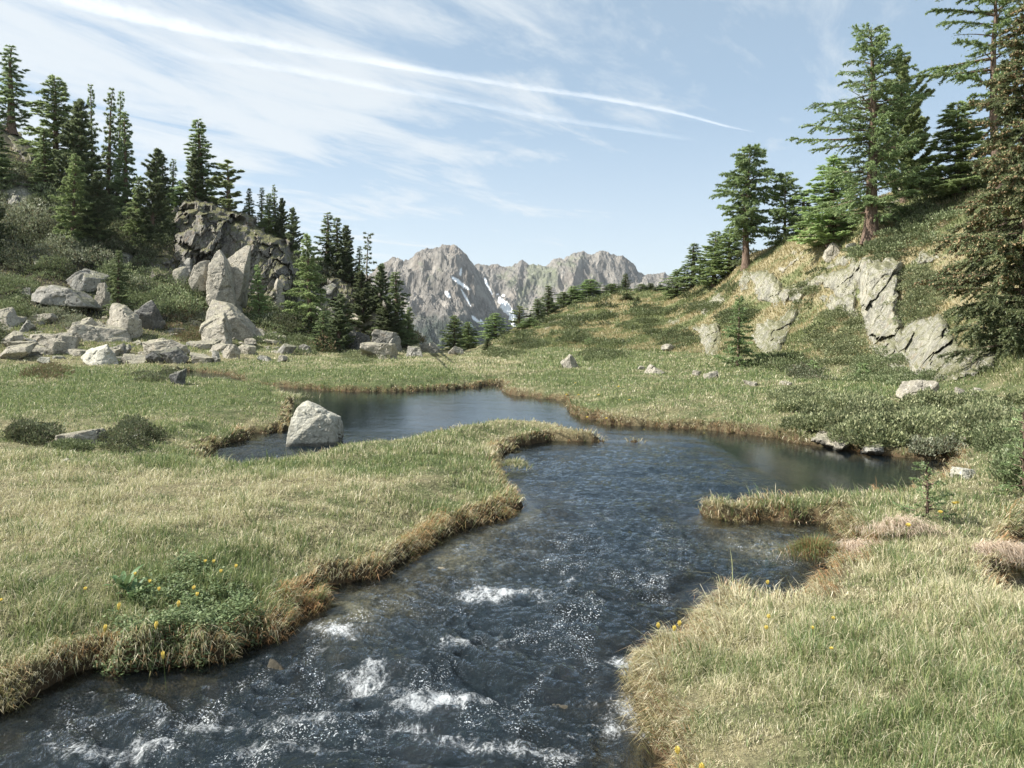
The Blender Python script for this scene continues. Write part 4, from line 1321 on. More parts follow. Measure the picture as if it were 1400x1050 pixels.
outcrop('rock_outcrop', [(150, 352), (172, 338), (186, 348), (180, 364), (158, 368)], M_GREY, 'small grey ledge above the young spruce', 226, bulge=0.7, step=1.2)
outcrop('crag', [(448, 382), (458, 372), (480, 369), (498, 380), (510, 395), (520, 410), (526, 432), (506, 436), (488, 428), (470, 424), (455, 410), (446, 398)], M_CLIFF, 'dark crag under the group of larches in the middle left', 202, bulge=1.2, vert=0.40, blocks=1.9, cat='cliff', round_px=4, step=1.1)
outcrop('rock_outcrop', [(10, 180), (24, 182), (36, 196), (48, 215), (52, 226), (40, 224), (24, 214), (12, 206)], M_CLIFF, 'bare brown rock on the skyline at the upper left', 203, bulge=0.8)
outcrop('rock_outcrop', [(1025, 372), (1044, 370), (1062, 380), (1072, 398), (1058, 416), (1040, 412), (1029, 396)], M_FACE, 'small dark grey outcrop, left end of the cliff band on the right slope', 204, bulge=0.5, vert=0.2, round_px=10, step=1.1, blocks=.7)
outcrop('rock_outcrop', [(1064, 404), (1080, 392), (1106, 378), (1121, 378), (1150, 369), (1170, 356), (1177, 366), (1174, 396), (1168, 410), (1148, 415), (1134, 398), (1122, 394), (1100, 402)], M_FACE, 'grey cliff band with straw grass on top, middle of the right slope', 205, bulge=0.5, vert=0.2, round_px=10, step=1.1, blocks=.8)
outcrop('rock_outcrop', [(1168, 362), (1184, 356), (1204, 358), (1230, 360), (1230, 384), (1228, 412), (1236, 440), (1238, 462), (1222, 474), (1198, 482), (1184, 464), (1174, 432), (1169, 400)], M_FACE, 'tall light grey rock face streaked black, centre of the right slope', 206, bulge=0.5, vert=0.2, round_px=10, step=1.1, blocks=.9)
outcrop('rock_outcrop', [(1214, 470), (1230, 454), (1244, 442), (1262, 434), (1284, 432), (1298, 450), (1310, 470), (1328, 478), (1346, 480), (1342, 512), (1310, 520), (1278, 522), (1250, 512), (1230, 494)], M_FACE, 'broad pale yellowish rock face beside the big cone bearing spruce', 207, bulge=0.45, vert=0.2, round_px=10, step=1.1, blocks=.9)
outcrop('rock_outcrop', [(952, 450), (964, 444), (983, 442), (988, 462), (984, 486), (968, 489), (956, 482)], M_FACE, 'dark rock wall left of the small meadow larch', 208, bulge=0.45, vert=0.2, round_px=10, step=1.1, blocks=.7)
outcrop('rock_outcrop', [(1028, 458), (1040, 446), (1062, 438), (1080, 424), (1097, 415), (1088, 436), (1078, 452), (1070, 482), (1052, 492), (1036, 486)], M_FACE, 'pale sloping rock wall right of the small meadow larch', 209, bulge=0.45, vert=0.2, round_px=10, step=1.1, blocks=.7)
for (pl_, lb_, sd__, bu_) in [
    ([(1056, 398), (1072, 388), (1092, 390), (1104, 400), (1096, 412), (1072, 416)], 'broken grey rock joining the small dark outcrop to the cliff band', 231, 0.5),
    ([(1124, 408), (1142, 404), (1168, 406), (1176, 424), (1168, 440), (1150, 430), (1130, 420)], 'low grey step under the middle of the cliff band', 232, 0.5),
    ([(1196, 476), (1214, 466), (1236, 480), (1246, 504), (1226, 508), (1204, 494)], 'pale rock toe joining the tall face to the broad yellowish face', 233, 0.5),
    ([(948, 428), (962, 414), (984, 404), (996, 408), (980, 422), (962, 432)], 'thin grey ledge high on the slope above the dark rock wall', 234, 0.4),
    ([(1004, 384), (1018, 372), (1030, 378), (1024, 396), (1010, 402)], 'grey ledge below the crooked trunked larch', 235, 0.4),
    ([(1244, 356), (1262, 344), (1286, 342), (1296, 352), (1272, 362), (1252, 366)], 'pale ledge between the tall larch and the cone bearing spruce', 236, 0.4),
    ([(1130, 366), (1146, 352), (1166, 348), (1172, 358), (1150, 366)], 'straw topped ledge above the middle of the cliff band', 237, 0.4),
    ([(1320, 478), (1344, 470), (1362, 480), (1356, 502), (1334, 508)], 'pale rock foot under the cone bearing spruce', 238, 0.5),
    ([(900, 448), (914, 438), (930, 432), (934, 440), (918, 450)], 'small pinkish ledge on the middle of the right slope', 239, 0.35)]:
    outcrop('rock_outcrop', pl_, M_FACE, lb_, sd__, bulge=bu_, vert=0.2, round_px=7, step=1.1, blocks=.6)
outcrop('rock_outcrop', [(1206, 280), (1222, 264), (1250, 254), (1276, 243), (1290, 246), (1262, 262), (1240, 272), (1218, 290)], M_ROCK, 'sunlit layered slabs right of the tall larch near the skyline', 210, bulge=0.5, blocks=.7)
outcrop('rock_outcrop', [(1078, 345), (1090, 328), (1108, 314), (1120, 310), (1114, 324), (1098, 338), (1086, 350)], M_ROCK, 'strip of pale rock in the grass below the skyline larches', 211, bulge=0.4, blocks=.6)
outcrop('rock_outcrop', [(1066, 366), (1080, 354), (1100, 344), (1098, 352), (1080, 366), (1070, 372)], M_ROCK, 'lower strip of pale rock above the small dark outcrop', 212, bulge=0.35, blocks=.6)
outcrop('rock_outcrop', [(741, 450), (752, 440), (768, 432), (784, 424), (800, 420), (804, 425), (790, 432), (774, 440), (756, 452)], M_ROCK, 'tan bare slab on the crest of the far hump', 213, bulge=0.4, blocks=.6)
outcrop('rock_outcrop', [(1110, 600), (1122, 588), (1138, 578), (1156, 580), (1168, 592), (1164, 612), (1146, 616), (1122, 612)], M_ROCK, 'pale lichen covered rock at the waterline under the junipers', 214, bulge=0.25, blocks=.22, vert=0.3, round_px=8)
outcrop('rock_outcrop', [(1180, 618), (1184, 608), (1194, 603), (1204, 607), (1208, 618), (1196, 621)], M_GREY, 'smaller pale rock at the waterline right of the lichen covered one', 215, bulge=0.2, blocks=.18, vert=0.3, round_px=6)

# stones in the stream bed
for (px, py, wpx, hpx, mt, lb, sdn) in [
    (372, 915, 52, 22, M_BED, 'yellow brown mossy stone breaking the surface near the left bank', 301),
    (415, 958, 34, 14, M_BED, 'reddish stone under the rapid water', 302),
    (322, 930, 60, 20, M_ROCK, 'pale submerged stone beside the mossy one', 303),
    (940, 800, 40, 12, M_BED, 'orange brown stone in the shallows off the right bank', 304),
    (700, 838, 44, 14, M_BED, 'brown stone under the white water in midstream', 305),
    (560, 940, 60, 18, M_DARK, 'dark stone under the rapid in the lower middle', 306),
    (770, 960, 70, 20, M_BED, 'broad brown stone under the water toward the right bank', 307)]:
    X, D_ = on_plane(px, py)
    kx = D_ / F
    Wd = wpx * kx
    Hh = 0.22
    V, Fc = facet_shape(boulder_planes(np.random.default_rng(sdn), Wd, Wd * 0.8, Hh, n=16), 4, sdn, (Wd * Wd * Hh) ** (1 / 3) * 0.7, 1.1, soft=9)
    top = 0.02 if sdn == 301 else -0.045
    V = V + (X, D_ + Wd * 0.3, top - V[:, 2].max())
    tag(build('stone', V, [Fc], mt, smooth=True, loc=(X, D_ + Wd * 0.3, top - Hh)), lb, 'stone', 'stones in the stream')
rg = np.random.default_rng(17)
x, y = sample(21000, 12, 80, 1, rg, 0.66)
z = gz(x, y)
sx = sdf(x, y)
left = (700 + F * x / y) < 565
f = fbm2(x / 3.0, (y + 1.2 * z) / 1.6, 3, 85)
f2 = fbm2(x / 8.0, (y + z) / 5.0, 2, 86)
pxm, pym = 700 + F * x / y, HY + F * (CZ - z) / y
blocked = np.zeros(len(x), bool)
for (bx0, bx1, by0, by1) in ROCKBOX:
    blocked |= (pxm > bx0 - 3) & (pxm < bx1 + 3) & (pym > by0 - 4) & (pym < by1 + 9)
for pl_ in CROPS:
    blocked |= poly_sdf(np.stack([pxm, pym - 5], 1), pl_) < 2
talus = left & (y < 51) & (pxm < 430)
ok = (z > np.where(left, 0.5, 0.8)) & (sx > 0.6) & ~blocked & (~left | (y > 40)) & (~talus | (rg.uniform(0, 1, len(x)) < 0.42)) & (f + 0.5 * f2 > np.where(left, -0.16, 0.20)) & (left | (rg.uniform(0, 1, len(x)) < 0.15))
x, y, z, left, f = x[ok], y[ok], z[ok], left[ok], f[ok]
kindc = fbm2(x / 5.0, (y + z) / 4.0, 2, 87)
lowz = z < 3.5
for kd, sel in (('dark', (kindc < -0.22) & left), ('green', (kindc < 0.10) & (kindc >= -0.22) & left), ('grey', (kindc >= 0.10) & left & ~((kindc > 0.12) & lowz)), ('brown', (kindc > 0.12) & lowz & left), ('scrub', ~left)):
    if sel.sum() == 0:
        continue
    C = np.stack([x[sel], y[sel], z[sel] - 0.08], 1)
    m_ = len(C)
    Rr = rg.uniform(0.0, 1.0, m_) ** np.where(C[:, 0] < 0, 2.2, 2.0) * np.where(C[:, 0] < 0, 0.95, 1.0) + 0.40
    Rr = Rr * np.where(C[:, 0] < 0, 1.15, 0.9)
    Hh = Rr * rg.uniform(0.7, 1.15, m_) * np.where(C[:, 0] < 0, 1.0, 0.55)
    per = (np.clip(Rr * Rr * 26000 / C[:, 1], 90, 2200)).astype(int)
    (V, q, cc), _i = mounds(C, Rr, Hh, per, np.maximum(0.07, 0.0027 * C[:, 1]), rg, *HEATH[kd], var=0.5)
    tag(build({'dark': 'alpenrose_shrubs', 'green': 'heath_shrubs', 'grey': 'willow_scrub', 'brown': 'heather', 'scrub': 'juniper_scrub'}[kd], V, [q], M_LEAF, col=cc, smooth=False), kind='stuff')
# ------------------------------------------------------------------ conifers
def bark_mat(name, a, b_):
    m, N = mat(name)
    tc = N.n('ShaderNodeTexCoord').outputs['Object']
    mp = N.n('ShaderNodeMapping', {'Vector': tc, 'Scale': (9, 9, 1.6)}).outputs[0]
    n1 = N.noise(mp, 2.0, 6.0, 0.7, 0.4)
    c = N.mix(N.ramp(n1, 0.35, 0.65), a, b_)
    b = N.n('ShaderNodeBump', {'Strength': 1.0, 'Distance': 0.05, 'Height': n1}).outputs[0]
    finish(N, N.n('ShaderNodeBsdfPrincipled', {'Base Color': c, 'Roughness': 0.95, 'Normal': b, 'Specular IOR Level': 0.1}).outputs[0])
    return m


M_BARK = bark_mat('larch_bark', (0.09, 0.062, 0.048), (0.25, 0.18, 0.14))
M_BARKG = bark_mat('dead_wood', (0.16, 0.15, 0.14), (0.38, 0.36, 0.33))
M_NEEDLE = leaf_mat('conifer_needles', 0.42, 0.02, rnd=0.2)
M_NEEDLE_N = leaf_mat('conifer_needles_near', 0.42, 0.02)

PAL = {
    'larch': ([(0.12, 0.175, 0.075), (0.155, 0.215, 0.09), (0.085, 0.13, 0.06), (0.20, 0.255, 0.115)], [3, 2, 2, 1]),
    'bright': ([(0.15, 0.23, 0.08), (0.20, 0.275, 0.10), (0.11, 0.175, 0.065), (0.25, 0.31, 0.13)], [3, 2, 2, 1]),
    'pine': ([(0.075, 0.105, 0.05), (0.10, 0.135, 0.065), (0.05, 0.075, 0.04), (0.145, 0.175, 0.085)], [3, 2, 2, 1]),
    'pinelit': ([(0.115, 0.15, 0.065), (0.155, 0.19, 0.08), (0.08, 0.11, 0.05), (0.21, 0.24, 0.115)], [3, 2, 2, 1]),  # brighter pine greens
    'spruce': ([(0.09, 0.115, 0.055), (0.12, 0.145, 0.07), (0.065, 0.085, 0.045), (0.18, 0.19, 0.10)], [3, 2, 2, 1]),
}


def conifer_mesh(seed, H, prof, nbr, pal, nleaf, leaf=(0.16, 0.05), e0=0.1, e1=-0.1, droop=0.35, t0=0.08, spacing=0.16, twig=0.34, tuft=False, trunk_r=None,
                 lean=0.0, dead=0.0, extra=(), side=None, keep=None, bend=0.0, matn=None, bare_tip=0.0, tubes_k=6):
    """returns (trunk arrays, crown arrays). prof(t, azimuth) -> branch reach in metres at relative height t"""
    rg = np.random.default_rng(seed)
    r0 = trunk_r or H * 0.022
    K = 16
    tz = np.linspace(0, 1, K)
    cx = lean * tz * H + bend * np.sin(tz * 3.1) * H + 0.008 * H * np.cumsum(rg.normal(0, 0.35, K)) * tz
    cy = 0.008 * H * np.cumsum(rg.normal(0, 0.35, K)) * tz
    C = np.stack([cx, cy, tz * H - 0.25 * (1 - tz)], 1)
    Rr = r0 * (1 - tz) ** 0.8 + 0.006 + r0 * 0.6 * np.exp(-tz * 18)
    tv, tq = tubes(C[None], Rr[None], 12)
    # branches
    t = t0 + (1 - t0) * (np.arange(nbr) + rg.uniform(0, 1, nbr)) / nbr
    t = np.minimum(t, 0.985)
    az = np.arange(nbr) * 2.39996 + rg.normal(0, 0.35, nbr)
    L = np.array([prof(a, b) for a, b in zip(t, az)]) * rg.uniform(0.5, 1.12, nbr)
    ee0 = e0 + 0.55 * t ** 2 + rg.normal(0, 0.27, nbr)
    ee1 = e1 + rg.normal(0, 0.15, nbr)
    isdead = rg.uniform(0, 1, nbr) < dead * (1.2 - t)
    for (et, ea, el, x0, x1) in extra:
        t = np.append(t, et)
        az = np.append(az, ea)
        L = np.append(L, el)
        ee0 = np.append(ee0, x0)
        ee1 = np.append(ee1, x1)
        isdead = np.append(isdead, False)
    if keep is not None:
        kk = np.array([keep(a, b) for a, b in zip(t, az)])
        kk[len(kk) - len(extra):] = True
        t, az, L, ee0, ee1, isdead = t[kk], az[kk], L[kk], ee0[kk], ee1[kk], isdead[kk]
    nb = len(t)
    k = tubes_k
    s = np.linspace(0, 1, k)
    el = ee0[:, None] + (ee1 - ee0)[:, None] * s
    azs = az[:, None] + rg.normal(0, 0.25, nb)[:, None] * s
    ds = L[:, None] / (k - 1)
    st = np.stack([np.cos(el) * np.cos(azs) * ds, np.cos(el) * np.sin(azs) * ds, np.sin(el) * ds], -1)
    base = np.stack([np.interp(t, tz, C[:, i]) for i in range(3)], 1)
    P = base[:, None, :] + np.concatenate([np.zeros((nb, 1, 3)), np.cumsum(st[:, 1:], 1)], 1)
    br = (0.010 + 0.014 * L)[:, None] * (1 - 0.85 * s)
    bv, bq = tubes(P, br, 4)
    # twigs: quantised positions along each branch, foliage strung along them
    w = np.where(isdead, 0.05, 1.0) * np.maximum(L, 0.1) ** 1.35
    bi = rg.choice(nb, nleaf, p=w / w.sum())
    sm = rg.uniform(0, 1, nleaf) ** 0.75 * (0.97 - 0.12) + 0.12
    ntw = np.maximum(1, np.round(L[bi] / spacing))
    tid = np.floor(sm * ntw)
    sm = (tid + 0.5) / ntw
    h1 = _h(bi, tid, np.int64(seed))
    h2 = _h(bi, tid, np.int64(seed + 1))
    h3 = _h(bi, tid, np.int64(seed + 2))
    sgn = np.where(_h(bi, tid, np.int64(seed + 4)) + 0.25 * rg.uniform(-1, 1, nleaf) > 0.5, 1, -1)
    ix = np.clip(sm * (k - 1), 0, k - 1.001)
    i0 = ix.astype(int)
    f = (ix - i0)[:, None]
    O = P[bi, i0] * (1 - f) + P[bi, i0 + 1] * f
    aa = azs[bi, 0] * (1 - sm) + azs[bi, -1] * sm + sgn * (0.95 - 0.55 * sm) * (0.7 + 0.6 * h1)
    ea = el[bi, 0] * (1 - sm) + el[bi, -1] * sm - droop * (2.3 * h2 - 0.35)
    tl = twig * np.minimum(L[bi], 2.2) * (1.05 - 0.65 * sm) * (0.6 + 0.8 * h3) + 0.06
    u = rg.uniform(0, 1, nleaf) ** (0.45 if tuft else 0.8)
    TD = np.stack([np.cos(ea) * np.cos(aa), np.cos(ea) * np.sin(aa), np.sin(ea)], 1)
    pos = O + TD * (u * tl)[:, None]
    pos[:, 2] -= (0.10 if not tuft else -0.12) * (u * tl) ** 2
    # a share of the foliage clothes the branch itself and the leader
    own = rg.uniform(0, 1, nleaf) < 0.22
    pos = np.where(own[:, None], O + rg.normal(0, 0.02, (nleaf, 3)), pos)
    if tuft:
        D = unit(TD * 0.6 + rg.normal(0, 0.65, (nleaf, 3)) + (0, 0, 0.55))
    else:
        D = unit(TD * 1.0 + rg.normal(0, 0.45, (nleaf, 3)) + (0, 0, 0.10))
    Nn = unit(rg.normal(0, 0.7, (nleaf, 3)) + (0, 0, 1.0))
    ll = leaf[0] * rg.uniform(0.6, 1.3, nleaf)
    lw = leaf[1] * rg.uniform(0.7, 1.3, nleaf)
    pc, pw = PAL[pal]
    colr = pick(rg, nleaf, pc, pw) * (0.72 + 0.5 * _h(bi, np.int64(seed + 7)) + 0.14 * h1)[:, None] * rg.uniform(0.85, 1.15, nleaf)[:, None] * 1.95 * (1.03, 0.96, 1.06)
    lv, lq, lc = kites(pos, D, Nn, ll, lw, colr)
    nv = len(bv)
    V = np.concatenate([bv, lv])
    cc = np.concatenate([np.tile(np.array([0.1, 0.07, 0.05]), (nv, 1)), lc])
    return (tv, tq), (V, bq, lq + nv, cc), dict(P=P, bi=bi, pos=pos, L=L)


def make_tree(name, arr, label, cat, group, loc=(0, 0, 0), bark=None, needles=None, sc=1.0, rz=0.0, barkcrown=None):
    (tv, tq), (V, bq, lq, cc), info = arr
    root = empty(name, loc, rz)
    root.scale = (sc, sc, sc)
    tag(root, label, cat, group)
    build('trunk', tv, [tq], bark or M_BARK, parent=root)
    build('crown', V, [bq, lq], [barkcrown or bark or M_BARK, needles or M_NEEDLE], mi=[0, 1], col=cc, smooth=False, parent=root)
    return root


def copy_tree(src, label, loc, sc, rz, group=None, name=None):
    r = src.copy()
    COLL.objects.link(r)
    r.location = loc
    r.scale = sc
    r.rotation_euler = (0, 0, rz)
    r['label'] = label
    if group:
        r['group'] = group
    for ch in src.children:
        c = ch.copy()
        COLL.objects.link(c)
        c.parent = r
    return r


def cone(w, p=0.8, blunt=0.0, seed=0):
    return lambda t, a: w * ((1 - t) ** p * (1 - blunt) + blunt * (1 - t ** 4)) * (0.85 + 0.3 * math.sin(a * 3 + t * 9 + seed)) * min(1, 0.55 + t * 3) + 0.10


PH = 8.0      # prototypes are 8 m tall
PROTO_DEF = {
    'larch_thin': [dict(prof=cone(1.15, 0.75, 0, s), nbr=95, pal='larch', nleaf=16000, e0=-0.1, e1=0.0, droop=0.4, t0=0.10, leaf=(0.17, 0.045), spacing=0.24) for s in (0, 2)],
    'larch_full': [dict(prof=cone(1.9, 0.7, 0.1, s), nbr=150, pal='bright', nleaf=50000, e0=0.05, e1=0.05, droop=0.3, t0=0.03, leaf=(0.17, 0.05), spacing=0.2) for s in (1, 4)],
    'pine': [dict(prof=cone(1.55, 0.55, 0.25, s), nbr=130, pal='pine', nleaf=50000, e0=0.35, e1=0.75, droop=-0.2, t0=0.03, tuft=True, leaf=(0.17, 0.05), spacing=0.3) for s in (5, 6)],
    'spruce': [dict(prof=cone(1.35, 0.85, 0, s), nbr=140, pal='larch', nleaf=36000, e0=-0.15, e1=0.1, droop=0.35, t0=0.05, leaf=(0.15, 0.05), spacing=0.2) for s in (7, 8)],
    'clumpy_pine': [dict(prof=lambda t, a: 1.5 * (0.55 + 0.45 * math.sin(t * 19 + a)) * (1 - t ** 3) + 0.3, nbr=34, pal='pinelit', nleaf=26000, e0=0.3, e1=0.7, droop=-0.2, t0=0.12, tuft=True, leaf=(0.19, 0.06), spacing=0.4, twig=0.42)],
}
SPECIES = {'larch_thin': ('larch_tree', 'larch'), 'larch_full': ('larch_tree', 'larch'), 'pine': ('stone_pine', 'pine'), 'spruce': ('spruce_tree', 'spruce'), 'clumpy_pine': ('stone_pine', 'pine')}
_proto = {}
LG = 'conifers of the left slope'
RG = 'conifers of the far right ridge'
# proto, variant, px, d, top row, width px (None = natural), label, group
TREES = [
    ('larch_thin', 0, 16, 75, 62, 46, 'airy larch standing alone on the skyline, leftmost of the left slope', LG),
    ('larch_full', 0, 76, 70, 105, 72, 'broad bright green larch in the upper left group', LG),
    ('pine', 0, 103, 66, 138, 52, 'dark dense stone pine in front of the broad bright larch', LG),
    ('larch_full', 1, 100, 59, 210, 46, 'small bright larch low in front of the dark stone pine', LG),
    ('larch_thin', 1, 127, 72, 115, 24, 'thin larch just right of the dark stone pine', LG),
    ('larch_thin', 0, 147, 69, 121, 28, 'left one of two slim larches with long bare trunks', LG),
    ('larch_thin', 1, 159, 69.5, 122, 26, 'right one of two slim larches with long bare trunks', LG),
    ('spruce', 0, 173, 67, 153, 36, 'dark larch right of the two slim bare trunked ones', LG),
    ('pine', 1, 206, 63, 205, 44, 'dense dark cone shaped stone pine left of the cliff', LG),
    ('larch_full', 1, 187, 62.5, 240, 30, 'small light larch in front of the dense cone shaped pine', LG),
    ('larch_thin', 0, 225, 70, 214, 24, 'short thin larch left of the cliff top', LG),
    ('larch_thin', 1, 236, 70.5, 217, 24, 'short thin larch right next to its like near the cliff top', LG),
    ('larch_full', 0, 246, 69, 246, 26, 'little green larch beside the cliff top', LG),
    ('spruce', 1, 275, 68, 163, 52, 'tall larch standing on top of the cliff', LG),
    ('pine', 0, 268, 67, 206, 26, 'dark young pine in front of the tall cliff top larch', LG),
    ('clumpy_pine', 0, 312, 67, 220, 50, 'clumpy stone pine on the cliff edge', LG),
    ('spruce', 0, 341, 68, 257, 18, 'small spruce on the skyline right of the clumpy pine', LG),
    ('larch_thin', 1, 357, 68.5, 256, 18, 'small thin larch on the skyline behind the cliff', LG),
    ('larch_full', 0, 368, 67, 264, 22, 'light green larch at the right end of the cliff top', LG),
    ('larch_thin', 0, 378, 67.4, 253, 14, 'needle thin larch rising out of the cliff top group', LG),
    ('pine', 1, 386, 67, 271, 18, 'narrow pine right of the needle thin larch', LG),
    ('pine', 0, 400, 66.5, 285, 22, 'dark pine leaning over the right edge of the cliff', LG),
    ('larch_full', 0, 424, 55.5, 319, 52, 'big bright green larch in front of the cliff foot', LG),
    ('larch_thin', 0, 447, 68, 290, 34, 'open crowned larch on the crag, left of three', LG),
    ('spruce', 0, 463, 67.5, 297, 32, 'green larch on the crag, middle of three', LG),
    ('pine', 1, 474, 67, 309, 26, 'darker pine on the crag, right of three', LG),
    ('larch_thin', 1, 490, 67.5, 336, 20, 'small dark larch left of the dead topped one', LG),
    ('pine', 0, 517, 64, 362, 34, 'dark pine right of the dead topped larch', LG),
    ('spruce', 1, 542, 61, 371, 44, 'shaggy larch at the right end of the left slope', LG),
    ('larch_full', 1, 557, 63, 420, 22, 'light green larch right of the shaggy larch', LG),
    ('pine', 1, 463, 53.5, 403, 36, 'small dense pine in front of the crag', LG),
    ('larch_full', 0, 355, 56.5, 362, 24, 'small bright conifer right of the standing fins', LG),
    ('spruce', 1, 162, 51, 341, 32, 'small young spruce in the shrubs above the talus', LG),
    ('spruce', 0, -6, 64, 165, 44, 'dark spruce cut by the left picture edge', LG),
    ('pine', 0, -8, 56, 262, 34, 'low dark pine at the left picture edge below the spruce', LG),
    ('pine', 1, 133, 60, 236, 40, 'dark pine standing in shade below the slim larches', LG),
    ('spruce', 0, 64, 66, 176, 34, 'larch below and left of the broad bright one', LG),
    ('spruce', 1, 440, 52, 425, 30, 'low green larch under the bright larch', LG),
    ('pine', 0, 497, 62, 372, 34, 'dark pine hugging the crag below the dead topped larch', LG),
    ('pine', 1, 527, 59.5, 415, 36, 'low dark pine at the right foot of the crag', LG),
    # valley gap and far ridge
    ('larch_full', 0, 621, 66, 431, 26, 'larch in the valley gap, left of the pair', RG),
    ('larch_full', 1, 641, 72, 440, 22, 'bluish larch in the valley gap right of its neighbour', RG),
    ('larch_full', 1, 677, 70, 428, 30, 'wide larch in the valley gap against the snow', RG),
    ('spruce', 0, 666, 60, 462, 14, 'small larch in front of the wide valley gap larch', RG),
    ('clumpy_pine', 0, 710, 72, 419, 24, 'brownish pine at the lower end of the far ridge', RG),
    ('spruce', 1, 735, 72, 408, 20, 'larch right of the brownish pine', RG),
    ('larch_full', 0, 724, 68, 434, 24, 'low bushy larch below the brownish pine', RG),
    ('spruce', 0, 750, 75, 390, 22, 'pointed larch left of the bare slab', RG),
    ('larch_full', 1, 771, 79, 399, 22, 'bushy larch above the bare slab, left one', RG),
    ('larch_full', 0, 784, 79, 391, 26, 'bushy larch above the bare slab, middle one', RG),
    ('larch_full', 0, 806, 81, 382, 38, 'widest dark larch clump on the far ridge', RG),
    ('larch_full', 1, 837, 81, 388, 28, 'round topped larch right of the widest clump', RG),
    ('spruce', 1, 855, 83, 374, 15, 'small pointed larch on the far skyline', RG),
    ('spruce', 0, 857, 74, 408, 16, 'little larch on the slope below the pointed skyline one', RG),
    ('larch_full', 1, 878, 79, 388, 20, 'light larch left of the dark pointed one on the far ridge', RG),
    ('spruce', 1, 889, 78, 387, 18, 'dark pointed larch on the far ridge', RG),
    ('spruce', 0, 904, 77, 389, 16, 'last small larch at the right end of the far ridge', RG),
    ('spruce', 1, 871, 70, 405, 10, 'tiny larch on the far slope below the ridge', RG),
    ('larch_full', 1, 925, 66, 368, 28, 'low larch left of the tall one on the middle ridge', RG),
    ('spruce', 0, 948, 64, 332, 32, 'tall pointed larch on the middle ridge', RG),
    ('larch_full', 0, 976, 58, 316, 40, 'dense larch left of the crooked trunked one', RG),
    ('larch_full', 1, 998, 56, 312, 40, 'dense larch directly behind the crooked trunked one', RG),
    ('larch_thin', 0, 1098, 51, 262, 28, 'thin larch right of the rounded dense one on the skyline', RG),
    ('larch_full', 1, 1138, 42, 214, 72, 'bushy larch just left of the tall old larch', RG),
    ('larch_full', 0, 1313, 37, 138, 78, 'fresh green larch between the two biggest right hand trees', RG),
    ('larch_full', 1, 1262, 42, 262, 40, 'low larch on the skyline behind the rock slabs', RG),
]
rgt = random.Random(5)
for (kind, var, px, d, top, wpx, lb, grp) in TREES:
    var = var % len(PROTO_DEF[kind])
    gx1, gy1, gz1 = spot(px, 0, d)
    Hh = wz(top, d) - gz1
    Hh = max(Hh, 0.6)
    sc = Hh / PH
    key = (kind, var)
    nm, cat = SPECIES[kind]
    loc = (gx1, gy1, gz1)
    rz = rgt.uniform(0, 6.28)
    if key not in _proto:
        kw = dict(PROTO_DEF[kind][var])
        kw.setdefault('seed', 400 + var * 7 + len(kind))
        arr = conifer_mesh(H=PH, **kw)
        V = arr[1][0]
        r = np.hypot(V[:, 0], V[:, 1])
        _proto[key] = [None, float(np.percentile(r, 86))]
        root = make_tree(nm, arr, lb, cat, grp)
        _proto[key][0] = root
    else:
        root = copy_tree(_proto[key][0], lb, loc, (1, 1, 1), rz, grp)
    if grp == RG:
        wpx *= 1.3
    w = wpx / F * d / 2 / _proto[key][1]
    root.location = loc
    root.rotation_euler = (rgt.uniform(-0.045, 0.045), rgt.uniform(-0.045, 0.045), rz)
    root.scale = (w, w, sc)


def hero(name, px, d, top, arr_kw, label, cat='larch', base_z=None, **kw):
    x_, y_, z_ = spot(px, 0, d)
    if base_z is not None:
        z_ = base_z
    H = wz(top, d) - z_
    arr = conifer_mesh(H=H, **arr_kw)
    return make_tree(name, arr, label, cat, 'big trees of the right slope', (x_, y_, z_), needles=M_NEEDLE_N, **kw), arr, H


def prof_pts(pts, wob=0.2, seed=0):
    ts = [p[0] for p in pts]
    ws = [p[1] for p in pts]
    return lambda t, a: float(np.interp(t, ts, ws)) * (1 + wob * math.sin(a * 2.0 + t * 13 + seed))


k = 37.5 / F
PI = math.pi
# the tall old larch with one long arm to the left
hero('larch_tree', 1190, 37.0, 40, dict(seed=501, prof=prof_pts([(0, 1.2), (0.12, 1.7), (0.3, 2.3), (0.5, 2.0), (0.62, 2.1), (0.72, 1.5), (0.85, 1.15), (0.95, 1.0), (1, 0.7)], 0.3), nbr=190, pal='larch', nleaf=95000,
     leaf=(0.115, 0.034), e0=0.0, e1=0.05, droop=0.35, t0=0.13, spacing=0.15, twig=0.30, trunk_r=0.30, dead=0.15, bend=0.01,
     extra=[(0.50, PI * 0.97, 3.7, -0.12, 0.1), (0.53, PI * 1.04, 3.3, -0.05, 0.12), (0.48, PI * 0.9, 2.6, -0.15, 0.0), (0.58, PI, 2.6, 0.0, 0.3)]), 'tall old larch with a long arm reaching left, on the right slope')
# stone pine behind it
hero('stone_pine', 1236, 40.0, 84, dict(seed=502, prof=prof_pts([(0, 1.4), (0.3, 1.75), (0.6, 1.45), (0.8, 0.95), (1, 0.5)], 0.25), nbr=110, pal='pinelit', nleaf=160000, leaf=(0.14, 0.045), e0=0.25, e1=0.7, droop=-0.1, t0=0.05,
     tuft=True, spacing=0.25, twig=0.3), 'olive green stone pine right behind the tall old larch', 'pine')
